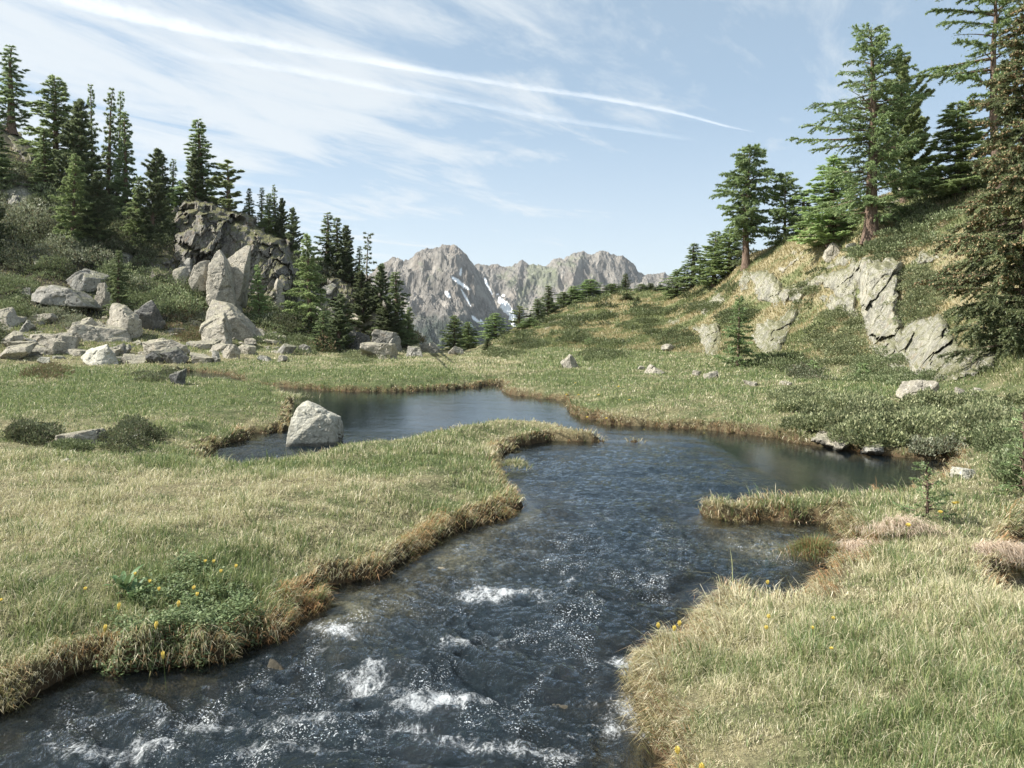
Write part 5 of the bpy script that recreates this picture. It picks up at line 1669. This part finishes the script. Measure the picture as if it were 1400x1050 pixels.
# rounded larch with crooked trunk on the skyline
hero('larch_tree', 1020, 51.0, 203, dict(seed=503, prof=prof_pts([(0, 0.2), (0.24, 0.9), (0.35, 1.6), (0.6, 1.75), (0.8, 1.45), (0.92, 1.1), (1, 0.9)], 0.25), nbr=140, pal='larch', nleaf=60000, leaf=(0.16, 0.05), e0=0.0, e1=-0.05,
     droop=0.3, t0=0.25, spacing=0.18, twig=0.32, trunk_r=0.24, bend=-0.012, lean=0.03, keep=lambda t, a: True), 'round crowned larch with a crooked bare trunk on the skyline')
hero('larch_tree', 1073, 50.5, 238, dict(seed=504, prof=prof_pts([(0, 0.9), (0.3, 1.35), (0.7, 1.2), (1, 0.5)], 0.2), nbr=100, pal='larch', nleaf=32000, leaf=(0.15, 0.045), e0=0.05, e1=0.1, droop=0.3, t0=0.03, spacing=0.18),
     'rounded dense larch right of the crooked trunked one')
# overhanging larch at the top right corner
hero('larch_tree', 1372, 29.0, -60, dict(seed=505, prof=prof_pts([(0, 0.2), (0.4, 0.5), (0.5, 1.4), (0.75, 1.7), (0.9, 1.8), (1, 1.2)], 0.35), nbr=60, pal='larch', nleaf=60000, leaf=(0.10, 0.028), e0=-0.1, e1=0.15, droop=0.35, t0=0.45,
     spacing=0.14, twig=0.28, trunk_r=0.2, dead=0.25, bend=-0.03, extra=[(0.80, PI * 0.95, 2.2, 0.35, 0.1), (0.86, PI * 1.02, 2.5, 0.3, 0.0), (0.62, PI * 1.0, 2.9, -0.15, -0.05), (0.66, PI * 0.9, 2.3, -0.1, -0.1), (0.70, PI * 1.1, 2.0, 0.0, -0.1)]),
     'tall larch with open twisted boughs in the top right corner')
# the great spruce hung with cones
root, arr, H = hero('spruce_tree', 1406, 20.0, -70, dict(seed=506, prof=prof_pts([(0, 1.5), (0.08, 1.95), (0.3, 1.95), (0.5, 1.25), (0.7, 0.85), (0.85, 0.45), (1, 0.2)], 0.12), nbr=330, pal='spruce', nleaf=300000, leaf=(0.085, 0.03),
     e0=-0.05, e1=-0.05, droop=0.5, t0=0.0, spacing=0.11, twig=0.32, trunk_r=0.22, tubes_k=7), 'great dark spruce hung with tan cones at the right picture edge', 'spruce')
info = arr[2]
rg = np.random.default_rng(66)
P, Lb = info['P'], info['L']
n = 26000
bi = rg.choice(len(Lb), n, p=(Lb * (P[:, 0, 2] > 0.15 * H)) ** 1.5 / ((Lb * (P[:, 0, 2] > 0.15 * H)) ** 1.5).sum())
sel = rg.choice(len(info['pos']), n * 3)
pos = info['pos'][sel]
tipness = np.linalg.norm((pos - P[info['bi'][sel], 0])[:, :2], axis=1) / np.maximum(Lb[info['bi'][sel]], 0.1)
pos = pos[(tipness > 0.55) & (pos[:, 2] > 0.12 * H)][:n]
pos = pos[fbm3(pos / 0.5, 2, 3) > -0.35]
n = len(pos)
D = unit(np.stack([rg.normal(0, .5, n), rg.normal(0, .5, n), rg.uniform(-1.4, -0.3, n)], 1))
K = 5
tt_ = np.linspace(0, 1, K)
ln = rg.uniform(0.05, 0.085, n)
CP = pos[:, None, :] + D[:, None, :] * (ln[:, None] * tt_)[..., None]
CR = (np.sin(np.clip(tt_ * 2.9 + 0.2, 0, 3.1)) * 0.022 + 0.002)[None, :] * np.ones((n, 1))
cv, cq = tubes(CP, CR, 5)
cc = np.repeat(pick(rg, n, [(0.38, 0.27, 0.155), (0.46, 0.35, 0.20), (0.28, 0.195, 0.12), (0.38, 0.35, 0.18)], [2, 2, 2, 1]), K * 5, 0)
o = build('cones', cv, [cq], M_LEAF, col=cc, parent=root)
o['kind'] = 'stuff'
# small larch on the meadow: dense skirt and a thin leader
hero('larch_tree', 1009, 32.5, 405, dict(seed=507, prof=prof_pts([(0, 0.75), (0.2, 0.82), (0.5, 0.62), (0.62, 0.35), (0.75, 0.34), (1, 0.08)], 0.25), nbr=90, pal='larch', nleaf=15000, leaf=(0.10, 0.03), e0=0.1, e1=0.05, droop=0.2,
     t0=0.02, spacing=0.12, twig=0.34), 'small larch with dense skirt and thin top on the right meadow')
# dead-topped larch of the left slope
x_, y_, z_ = spot(501, 0, 65)
H = wz(318, 65) - z_
arr = conifer_mesh(H=H, seed=508, prof=prof_pts([(0, 0.8), (0.3, 0.9), (0.6, 0.55), (1, 0.35)], 0.3), nbr=60, pal='pine', nleaf=7000, leaf=(0.17, 0.045), e0=0.1, e1=0.1, droop=0.2, t0=0.15, spacing=0.3, trunk_r=0.13, dead=0.6)
make_tree('larch_tree', arr, 'dead topped larch with pale bare trunk above the crag', 'larch', LG, (x_, y_, z_), bark=M_BARKG)
# saplings
for (px, d, top, sdn, w, lb, nl) in [(1268, 7.4, 636, 511, 0.20, 'spindly larch sapling on the near right bank', 3200), (1400, 8.6, 562, 512, 0.30, 'bushy conifer sapling cut by the right picture edge', 5200),
                                     (1113, 27.5, 497, 513, 0.32, 'tiny sapling among the heath right of the meadow larch', 1400), (806, 52, 488, 514, 0.45, 'low dark sapling right of the pale pinkish boulder', 1200), (1180, 24.0, 498, 515, 0.3, 'small sapling under the tall rock face', 1400)]:
    x_, y_, z_ = spot(px, 0, d)
    H = max(0.45, wz(top, d) - z_)
    arr = conifer_mesh(H=H, seed=sdn, prof=prof_pts([(0, w), (0.5, w * 0.8), (1, 0.08)], 0.3), nbr=26, pal='larch', nleaf=nl, leaf=(0.030, 0.009) if d < 20 else (0.08, 0.03), e0=0.2, e1=0.1, droop=0.1, t0=0.12, spacing=0.07, twig=0.4, trunk_r=0.012)
    make_tree('sapling', arr, lb, 'sapling', 'young conifers on the meadows', (x_, y_, z_), needles=M_NEEDLE_N)
# ------------------------------------------------------------------ shrubs one can point to
def in_poly(P, poly):
    return poly_sdf(P, poly) < 0


def bush(name, shape, label, pal, n, r, h, leaf, per, seed, cat='shrub', group=None, d=None, stems=0, up=0.0, upd=0.7):
    """shape: (px0, px1, py0, py1) or a polygon of pixels; cushions laid on the ground seen there"""
    rg = np.random.default_rng(seed)
    if isinstance(shape, tuple):
        a, b_, c, d_ = shape
        shape = [(a + (b_ - a) * (0.5 + 0.5 * math.cos(t)), c + (d_ - c) * (0.5 + 0.5 * math.sin(t))) for t in np.linspace(0, 2 * PI, 14, endpoint=False)]
    A = np.array(shape, float)
    pts = []
    while len(pts) < n:
        Q = rg.uniform(A.min(0), A.max(0), (n * 4, 2))
        pts += list(Q[in_poly(Q, shape)])
    Q = np.array(pts[:n])
    D = ray(Q[:, 0], Q[:, 1]) if d is None else np.full(n, d) + rg.uniform(-r, r, n) * 0.6
    x, y = wx(Q[:, 0], D), D
    z = gz(x, y)
    if d is not None:
        z = np.maximum(z, wz(Q[:, 1], D) - h * 0.7) if up else z
    C = np.stack([x, y, z - 0.04], 1)
    Rr = r * rg.uniform(0.6, 1.2, n)
    Hh = h * rg.uniform(0.6, 1.2, n)
    (V, q, cc), _i = mounds(C, Rr, Hh, np.full(n, per), leaf, rg, *HEATH[pal], upd=upd)
    base = (float(x.mean()), float(y.mean()), float(z.min()))
    V = V - np.array(base)
    # twisted stems under the leaves
    m_ = max(3, min(n, 14))
    s0 = C[:m_] - np.array(base)
    tip = s0 + rg.normal(0, 0.5, (m_, 3)) * (r, r, 0.1) + np.array((0, 0, h * 0.7))
    w = np.linspace(0, 1, 5)[None, :, None]
    P_ = s0[:, None, :] * (1 - w) + tip[:, None, :] * w + rg.normal(0, r * 0.06, (m_, 5, 3))
    sv, sq = tubes(P_, np.full((m_, 5), max(0.006, h * 0.03)) * np.linspace(1, 0.3, 5), 5)
    o = build(name, np.concatenate([V, sv]), [q, sq + len(V)], [M_LEAF, M_BARK], mi=[0, 1], col=np.concatenate([cc, np.full((len(sv), 3), 0.1)]), smooth=False)
    o.location = base
    return tag(o, label, cat, group)


SH = 'shrubs of the left slope and meadow'
bush('dwarf_shrub', (8, 74, 578, 606), 'dark round bush on the left meadow, left of the flat slab', 'dark', 10, 0.26, 0.24, 0.035, 900, 601, group=SH)
bush('dwarf_shrub', (146, 208, 580, 620), 'dark twiggy bush on the left meadow, right of the flat slab', 'dark', 12, 0.26, 0.26, 0.035, 900, 602, group=SH)
bush('dwarf_shrub', (76, 145, 602, 622), 'low green bush in front of the flat meadow slab', 'green', 12, 0.22, 0.14, 0.035, 700, 603, group=SH)
bush('dwarf_shrub', (192, 236, 508, 526), 'low reddish brown bush beside the dark square meadow rock', 'dark', 8, 0.5, 0.28, 0.06, 600, 604, group=SH)
bush('dwarf_shrub', (38, 88, 502, 518), 'low rusty bush on the left meadow near the talus', 'brown', 9, 0.5, 0.25, 0.06, 500, 605, group=SH)
bush('dwarf_shrub', (0, 38, 382, 408), 'bright round shrub at the left picture edge', 'green', 8, 1.0, 0.9, 0.12, 500, 606, group=SH)
bush('dwarf_shrub', (56, 94, 362, 386), 'fresh green shrub above the stacked grey blocks', 'green', 8, 0.9, 0.8, 0.12, 500, 607, group=SH)
bush('dwarf_shrub', (150, 250, 372, 420), 'wide spread of green shrubs above the dark shaded boulder', 'green', 26, 1.0, 0.7, 0.11, 420, 608, group=SH)
bush('dwarf_shrub', (178, 256, 408, 440), 'lower spread of shrubs right of the dark shaded boulder', 'green', 18, 0.9, 0.6, 0.11, 420, 609, group=SH)
bush('dwarf_shrub', (46, 124, 424, 450), 'pale green shrub mat below the broad tilted slab', 'grey', 18, 0.8, 0.5, 0.10, 400, 610, group=SH)
bush('dwarf_shrub', (0, 50, 410, 436), 'olive shrub mat at the left edge beside the tilted slab', 'green', 12, 0.8, 0.5, 0.10, 420, 611, group=SH)
bush('dwarf_shrub', (236, 280, 430, 462), 'dense grey green shrub left of the rounded slab', 'grey', 10, 0.8, 0.5, 0.10, 450, 612, group=SH)
bush('dwarf_shrub', (232, 276, 446, 468), 'rusty shrub below the grey green one', 'brown', 8, 0.7, 0.4, 0.10, 420, 613, group=SH)
bush('dwarf_shrub', (326, 400, 430, 472), 'green shrub belt right of the sloping rock toe', 'green', 22, 0.9, 0.6, 0.11, 420, 614, group=SH)
bush('dwarf_shrub', (380, 470, 462, 486), 'low dark green mat at the meadow rim under the bright larch', 'green', 18, 0.9, 0.5, 0.11, 420, 615, group=SH)
bush('dwarf_shrub', (400, 448, 420, 462), 'light green bushes at the foot of the bright larch', 'green', 14, 0.9, 0.9, 0.12, 420, 616, group=SH)
bush('dwarf_shrub', (286, 334, 276, 300), 'green bushes on the top of the cliff', 'green', 12, 0.9, 0.7, 0.12, 450, 617, group=SH, d=66)
bush('dwarf_shrub', (226, 262, 262, 284), 'yellow green cushion on the left shoulder of the cliff', 'green', 8, 0.9, 0.4, 0.11, 420, 618, group=SH, d=66.5)
bush('dwarf_shrub', (388, 410, 322, 344), 'dark bush on the right corner of the cliff', 'juniper', 6, 0.8, 0.6, 0.11, 420, 619, group=SH, d=65)
bush('dwarf_shrub', (448, 520, 362, 384), 'dark mat on top of the crag', 'juniper', 12, 0.9, 0.5, 0.11, 420, 620, group=SH, d=66)
bush('dwarf_shrub', (0, 60, 300, 372), 'shaded dark shrub slope at the left edge', 'dark', 24, 1.3, 0.8, 0.13, 420, 621, group=SH)  # this and the next two: hillside shade put into dark leaf colours
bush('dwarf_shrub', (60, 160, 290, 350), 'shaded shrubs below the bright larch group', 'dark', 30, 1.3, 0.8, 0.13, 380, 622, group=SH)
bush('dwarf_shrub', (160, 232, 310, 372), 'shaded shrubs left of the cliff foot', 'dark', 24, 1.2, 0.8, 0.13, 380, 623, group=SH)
bush('dwarf_shrub', (460, 520, 485, 496), 'low green shrub strip on the meadow below the fractured boulder', 'juniper', 12, 0.7, 0.3, 0.08, 420, 624, group=SH)
JG = 'junipers of the right slope'
bush('juniper', [(1076, 560), (1100, 548), (1150, 545), (1205, 556), (1240, 566), (1250, 590), (1236, 612), (1180, 604), (1130, 590), (1100, 590), (1078, 582)], 'big olive juniper mat overhanging the pool on the right bank', 'juniper', 34, 0.42, 0.32, 0.05, 2200, 641, 'juniper', JG)
bush('juniper', [(1240, 560), (1290, 552), (1350, 548), (1420, 545), (1430, 600), (1390, 616), (1320, 606), (1256, 608)], 'wide juniper mat on the right bank below the spruce', 'juniper', 36, 0.44, 0.32, 0.05, 2200, 642, 'juniper', JG)
bush('juniper', [(1256, 606), (1300, 606), (1300, 630), (1262, 628)], 'small grey green juniper by the stream inlet', 'grey', 12, 0.2, 0.2, 0.04, 700, 643, 'juniper', JG)
bush('juniper', [(1346, 600), (1430, 590), (1440, 660), (1400, 668), (1368, 640)], 'dark fresh green juniper at the right picture edge above the near bank', 'green', 40, 0.26, 0.3, 0.04, 700, 644, 'juniper', JG)
bush('juniper', [(1098, 470), (1120, 436), (1150, 420), (1172, 430), (1182, 470), (1160, 500), (1120, 500)], 'juniper mat left of the tall rock face', 'juniper', 46, 0.55, 0.28, 0.07, 520, 645, 'juniper', JG)
bush('juniper', [(1236, 380), (1270, 366), (1296, 372), (1290, 420), (1262, 446), (1238, 440), (1230, 404)], 'juniper mat right of the tall rock face', 'juniper', 44, 0.5, 0.30, 0.07, 520, 646, 'juniper', JG)
bush('juniper', [(1160, 494), (1220, 480), (1256, 508), (1290, 520), (1240, 530), (1170, 522)], 'juniper mat at the foot of the rock faces', 'green', 44, 0.5, 0.24, 0.06, 520, 647, 'juniper', JG)
bush('juniper', [(1060, 536), (1110, 532), (1150, 540), (1110, 552), (1066, 548)], 'low dark juniper between meadow and pool', 'juniper', 18, 0.4, 0.16, 0.05, 520, 648, 'juniper', JG)
bush('juniper', [(1218, 300), (1290, 270), (1310, 300), (1280, 340), (1226, 345)], 'dark juniper and scrub right of the tall larch trunk', 'green', 34, 0.9, 0.5, 0.10, 460, 649, 'juniper', JG)
bush('juniper', [(1085, 396), (1110, 388), (1124, 398), (1112, 412), (1090, 410)], 'small juniper in the notch of the cliff band', 'juniper', 10, 0.5, 0.3, 0.08, 450, 650, 'juniper', JG)
bush('juniper', [(1160, 340), (1220, 330), (1250, 346), (1226, 358), (1180, 356)], 'green scrub cap on top of the tall rock face', 'green', 20, 0.6, 0.3, 0.09, 420, 651, 'juniper', JG)
bush('juniper', [(1070, 505), (1120, 500), (1130, 520), (1084, 524)], 'dark heath tuft right of the meadow larch', 'dark', 10, 0.45, 0.3, 0.06, 450, 652, 'juniper', JG)
for i, (shape, lb) in enumerate([((800, 850, 478, 496), 'dark scrub patch right of the pale pinkish boulder'), ((868, 900, 420, 436), 'dark scrub patch high on the far slope'), ((752, 800, 436, 452), 'dark scrub patch below the bare slab'),
                                 ((770, 820, 452, 470), 'scrub patch on the lower far hump'), ((696, 742, 462, 478), 'scrub patch at the left foot of the far hump'), ((850, 920, 440, 456), 'long scrub band across the far slope'),
                                 ((905, 950, 456, 474), 'dark scrub patch left of the dark rock wall'), ((940, 985, 415, 432), 'scrub band above the dark rock wall'), ((1040, 1100, 490, 506), 'dark heath left of the juniper mat'),
                                 ((668, 706, 478, 490), 'low scrub at the end of the valley gap'), ((990, 1040, 425, 445), 'scrub behind the top of the meadow larch')]):
    bush('dwarf_shrub', shape, lb, 'scrub', 16, 0.75, 0.32, 0.09, 380, 700 + i, group='scrub patches of the right hillside')


# ------------------------------------------------------------------ tussocks, leafy plants, flowers
def tussock(pxs, pys, label, seed, n, length, col, lean, green=0.0, spread=(0.2, 0.1), hang=None, z0=None, w=0.004):
    rg = np.random.default_rng(seed)
    x_, y_ = on_plane(pxs, pys, 0.1)
    zc = float(gz(np.array([x_]), np.array([y_]))[0])
    if z0 is not None:
        zc = z0
    x = x_ + rg.normal(0, spread[0], n)
    y = y_ + rg.normal(0, spread[1], n)
    r = np.sqrt(((x - x_) / spread[0]) ** 2 + ((y - y_) / spread[1]) ** 2)
    z = zc + 0.10 * np.exp(-r * r / 3)
    laz = np.arctan2(y - y_, x - x_) if hang is None else rg.normal(hang, 0.5, n)
    ln = rg.uniform(*lean, n)
    isg = rg.uniform(0, 1, n) < green
    c = np.where(isg[:, None], pick(rg, n, GREENS, [3, 3, 2, 2, 1]), pick(rg, n, col, [1] * len(col))) * rg.uniform(0.8, 1.15, n)[:, None]
    L = length * rg.uniform(0.6, 1.25, n)
    o = blades(x, y, z, L, np.full(n, w) * rg.uniform(0.7, 1.3, n), ln, laz, c, seed=seed, name='grass_tussock', m=M_GRASS)
    mod = np.array([x_, y_, zc])
    me = o.data
    co = np.empty(len(me.vertices) * 3, np.float32)
    me.vertices.foreach_get('co', co)
    me.vertices.foreach_set('co', (co.reshape(-1, 3) - mod).ravel())
    o.location = mod
    return tag(o, label, 'tussock')


PINKS = [(0.74, 0.60, 0.48), (0.80, 0.68, 0.56), (0.60, 0.47, 0.36)]
HANG = -PI / 2
tussock(1180, 746, 'big tussock of bleached pinkish grass hanging toward the shallow inlet', 801, 2600, 0.26, PINKS, (1.0, 2.0), spread=(0.24, 0.07), hang=HANG - 0.2)
tussock(1228, 744, 'smaller bleached tussock just right of the big hanging one', 804, 1200, 0.2, PINKS, (1.0, 2.0), green=0.15, spread=(0.15, 0.07), hang=HANG)
tussock(1358, 764, 'bleached hanging tussock by the small puddle at the right', 802, 1900, 0.22, PINKS, (1.0, 1.9), spread=(0.22, 0.06), hang=HANG)
tussock(1114, 750, 'green topped islet tussock alone in the shallow water', 803, 1700, 0.12, [(0.40, 0.24, 0.12), (0.30, 0.17, 0.08)], (0.1, 1.5), green=0.6, spread=(0.11, 0.07), z0=0.02)
tussock(704, 632, 'little tussock in the water off the tip of the left bank', 805, 500, 0.10, STRAWS, (0.2, 1.6), green=0.3, spread=(0.10, 0.06), z0=0.0, w=0.008)
tussock(374, 541, 'brown edged grass clump in the pool at its left shore', 806, 1400, 0.16, STRAWS, (0.3, 1.6), green=0.45, spread=(0.35, 0.25), z0=0.02, w=0.014)

# stones under the tussock islet
def leafplant(px, py, label, seed, n, L, wd):
    rg = np.random.default_rng(seed)
    d_ = float(ray(px, py)[0])
    x_ = wx(px, d_)
    z_ = float(gz(np.array([x_]), np.array([d_]))[0])
    root = empty('leafy_plant', (x_, d_, z_))
    tag(root, label, 'plant')
    for i in range(n):
        a = i * 2.4 + rg.uniform(-.3, .3)
        el = rg.uniform(0.9, 1.4)
        l = L * rg.uniform(0.7, 1.1)
        K = 7
        s = np.linspace(0, 1, K)
        e_ = el - 0.9 * s ** 2
        st = np.stack([np.cos(e_) * math.cos(a), np.cos(e_) * math.sin(a), np.sin(e_)], 1) * l / K
        P_ = np.cumsum(st, 0) - st[0] + (0.012 * math.cos(a), 0.012 * math.sin(a), 0)
        wdt = wd * np.sin(np.clip(s * 2.7 + 0.35, 0, 3.12))
        sd_ = np.array([-math.sin(a), math.cos(a), 0])
        upv = np.array([0, 0, 1.0])
        V = np.concatenate([P_ - sd_ * wdt[:, None] + upv * (0.35 * wdt)[:, None], P_, P_ + sd_ * wdt[:, None] + upv * (0.35 * wdt)[:, None]])
        j = np.arange(K - 1)[:, None]
        q = np.concatenate([j + np.array([[0, 1, K + 1, K]]), j + np.array([[K, K + 1, 2 * K + 1, 2 * K]])])
        c = np.array([0.10, 0.165, 0.075]) * rg.uniform(0.8, 1.35)
        build('leaf', V, [q], M_LEAF, col=np.tile(c, (len(V), 1)), smooth=True, parent=root)


leafplant(168, 812, 'dark broad leaved lily plant in the left foreground grass', 811, 11, 0.24, 0.020)
leafplant(182, 822, 'second broad leaved lily plant, lower right of the first', 812, 8, 0.20, 0.018)
leafplant(1047, 780, 'small broad leaved plant standing on the tip of the near right bank', 813, 6, 0.17, 0.016)
leafplant(940, 0 + 662, 'small leafy plant at the tip of the far right tongue', 814, 5, 0.12, 0.014)

# buttercup leaves on the left bank
rg = np.random.default_rng(71)
Q = rg.uniform((130, 770), (400, 915), (44000, 2))
POLY = [(205, 800), (250, 775), (320, 785), (370, 820), (392, 850), (370, 868), (330, 885), (300, 905), (240, 915), (180, 905), (130, 890), (120, 850), (160, 830)]
Q = Q[in_poly(Q, POLY)]
x, y = (Q[:, 0] - 700) / F * ((CZ - .25) * F / (Q[:, 1] - HY)), (CZ - .25) * F / (Q[:, 1] - HY)
ok = (sdf(x, y) > 0.0) & (fbm2(x / 0.25, y / 0.25, 3, 9) > -0.12)
x, y = x[ok], y[ok]
n = len(x)
z = gz(x, y) + rg.uniform(0.01, 0.09, n)
V, q, c = kites(np.stack([x, y, z], 1), unit(np.stack([rg.normal(0, 1, n), rg.normal(0, 1, n), rg.uniform(-.2, .8, n)], 1)), unit(rg.normal(0, .5, (n, 3)) + (0, 0, 1)), rg.uniform(0.016, 0.032, n), rg.uniform(0.009, 0.017, n),
                pick(rg, n, [(0.16, 0.215, 0.10), (0.21, 0.26, 0.13), (0.12, 0.16, 0.08)], [1, 1, 1]) * rg.uniform(.8, 1.2, n)[:, None])
tag(build('buttercup_leaves', V, [q], M_LEAF, col=c, smooth=False), kind='stuff')

m, N = mat('yellow_petals')
finish(N, N.n('ShaderNodeMixShader', {0: 0.3, 1: N.n('ShaderNodeBsdfDiffuse', {'Color': (0.80, 0.66, 0.20)}).outputs[0], 2: N.n('ShaderNodeBsdfTranslucent', {'Color': (0.80, 0.66, 0.20)}).outputs[0]}).outputs[0])
M_PETAL = m
m, N = mat('flower_stem')
finish(N, N.n('ShaderNodeBsdfDiffuse', {'Color': (0.12, 0.17, 0.06)}).outputs[0])
M_STEM = m


def make_flower():
    root = empty('yellow_flower')
    s = np.linspace(0, 1, 5)
    P_ = np.stack([0.02 * s ** 2, 0.0 * s, 0.2 * s], 1)
    v, q = tubes(P_[None], np.full((1, 5), 0.0016), 5)
    build('stem', v, [q], M_STEM, parent=root)
    rg = np.random.default_rng(5)
    Vs, qs = [], []
    nv = 0
    for ring, (el0, npet, rr) in enumerate(((1.1, 5, 0.008), (0.55, 6, 0.014), (0.1, 6, 0.016))):
        for i in range(npet):
            a = i / npet * 2 * PI + ring * 0.5
            K = 4
            t_ = np.linspace(0, 1, K)
            rad = rr * np.sin(t_ * 1.7) + 0.002
            hh = 0.018 * t_ + 0.004 * ring * -1
            w = 0.008 * np.sin(t_ * 2.4 + 0.5)
            cen = np.stack([rad * math.cos(a), rad * math.sin(a), hh], 1) + P_[-1]
            sd_ = np.array([-math.sin(a), math.cos(a), 0])
            V = np.concatenate([cen - sd_ * w[:, None], cen + sd_ * w[:, None]])
            j = np.arange(K - 1)[:, None]
            Vs.append(V)
            qs.append(j + np.array([[0, 1, K + 1, K]]) + nv)
            nv += 2 * K
    build('flower_head', np.concatenate(Vs), [np.concatenate(qs)], M_PETAL, parent=root, smooth=True)
    return root


FL = [('right', [(1110, 857), (1045, 857), (1051, 842), (1137, 843), (1138, 884), (935, 1024), (972, 1040), (905, 852), (915, 854), (925, 848), (1052, 793)]),
      ('left', [(4, 818), (112, 803), (139, 834), (155, 828), (202, 833), (222, 803), (208, 792), (188, 783), (277, 766), (291, 766), (298, 780), (322, 771), (253, 800), (262, 812), (240, 820), (230, 842)]),
      ('mid', [(1300, 686), (1312, 686), (1234, 714), (1288, 699)]),
      ('far', [(776, 531), (786, 524), (792, 536), (820, 540), (806, 548), (800, 555), (832, 552), (846, 560), (860, 548), (790, 566), (880, 556), (983, 568), (960, 560), (845, 535)])]
LBL = {'right': 'round yellow flower standing in the near right grass', 'left': 'round yellow flower in or beside the buttercup patch on the left bank', 'mid': 'yellow flower on the grassy tongue right of the inlet', 'far': 'tiny yellow flower on the far meadow shore'}
FLN = {(1110, 857): 'yellow flower in the middle of the near right grass, right of the close pair', (1045, 857): 'lower flower of the close yellow pair near the right bank edge', (1051, 842): 'upper flower of the close yellow pair near the right bank edge',
       (1137, 843): 'yellow flower farthest back to the right on the near right grass', (1138, 884): 'yellow flower just below the rightmost one on the near right grass', (935, 1024): 'yellow flower at the bottom edge beside the near right bank brink',
       (972, 1040): 'lowest yellow flower at the bottom edge of the near right grass', (905, 852): 'leftmost of three yellow flowers leaning over the water at the right bank', (915, 854): 'middle of three yellow flowers leaning over the water at the right bank',
       (925, 848): 'rightmost of three yellow flowers leaning over the water at the right bank', (1052, 793): 'yellow flower by the broad leaved plant at the tip of the right bank',
       (1300, 686): 'left flower of a yellow pair behind the sapling on the right tongue', (1312, 686): 'right flower of a yellow pair behind the sapling on the right tongue',
       (1234, 714): 'yellow flower above the big bleached tussock', (1288, 699): 'yellow flower between the sapling and the bleached tussocks', (4, 818): 'yellow flower cut by the left picture edge', (112, 803): 'lone yellow flower left of the broad leaved lily plant',
       (983, 568): 'tiny yellow flower farthest right on the far meadow shore'}
ORD = 'first second third fourth fifth sixth seventh eighth ninth tenth eleventh twelfth thirteenth fourteenth fifteenth sixteenth'.split()
src = make_flower()
first = True
rf = random.Random(9)
for reg, pts in FL:
    order = {p_: k_ for k_, p_ in enumerate(sorted(q_ for q_ in pts if q_ not in FLN))}
    for (px, py) in pts:
        zt = {'right': 0.40, 'left': 0.38, 'mid': 0.4, 'far': 0.45}[reg]
        x_, y_ = on_plane(px, py, zt)
        z_ = float(gz(np.array([x_]), np.array([y_]))[0])
        hgt = max(0.4, (zt - max(z_, 0)) / 0.215)
        r = src if first else copy_tree(src, '', (0, 0, 0), (1, 1, 1), 0)
        first = False
        r.location = (x_, y_, z_)
        k_ = 0.6 if reg in ('right', 'left') else (1.2 if reg == 'mid' else 1.7)
        r.scale = (k_, k_, hgt if reg != 'far' else 1.2)
        r.rotation_euler = (rf.uniform(-.15, .15), rf.uniform(-.15, .15), rf.uniform(0, 6))
        tag(r, FLN.get((px, py)) or '%s yellow flower counted from the left %s' % (ORD[order[(px, py)]], {'left': 'in the buttercup patch', 'far': 'on the far meadow shore'}.get(reg, 'on the right bank')), 'flower', 'yellow flowers, ' + {'right': 'near right grass', 'left': 'left bank', 'mid': 'right tongue', 'far': 'far shore'}[reg])

# ------------------------------------------------------------------ mountain air
def haze():
    x0, x1, y0, y1, z0, z1 = -9200.0, 9200.0, -9200.0, 9200.0, float(gzz.min()) - 140.0, 420.0
    V = [(x, y, z) for x in (x0, x1) for y in (y0, y1) for z in (z0, z1)]
    q = [(0, 1, 3, 2), (4, 6, 7, 5), (0, 4, 5, 1), (2, 3, 7, 6), (0, 2, 6, 4), (1, 5, 7, 3)]
    m, N = mat('mountain_air')
    vol = N.n('ShaderNodeVolumePrincipled', {'Color': (0.86, 0.93, 1.0), 'Density': 0.00006, 'Anisotropy': 0.2})
    N.n('ShaderNodeOutputMaterial', {'Volume': vol.outputs[0]})
    tag(build('haze', V, [q], m, smooth=False), kind='stuff')


haze()
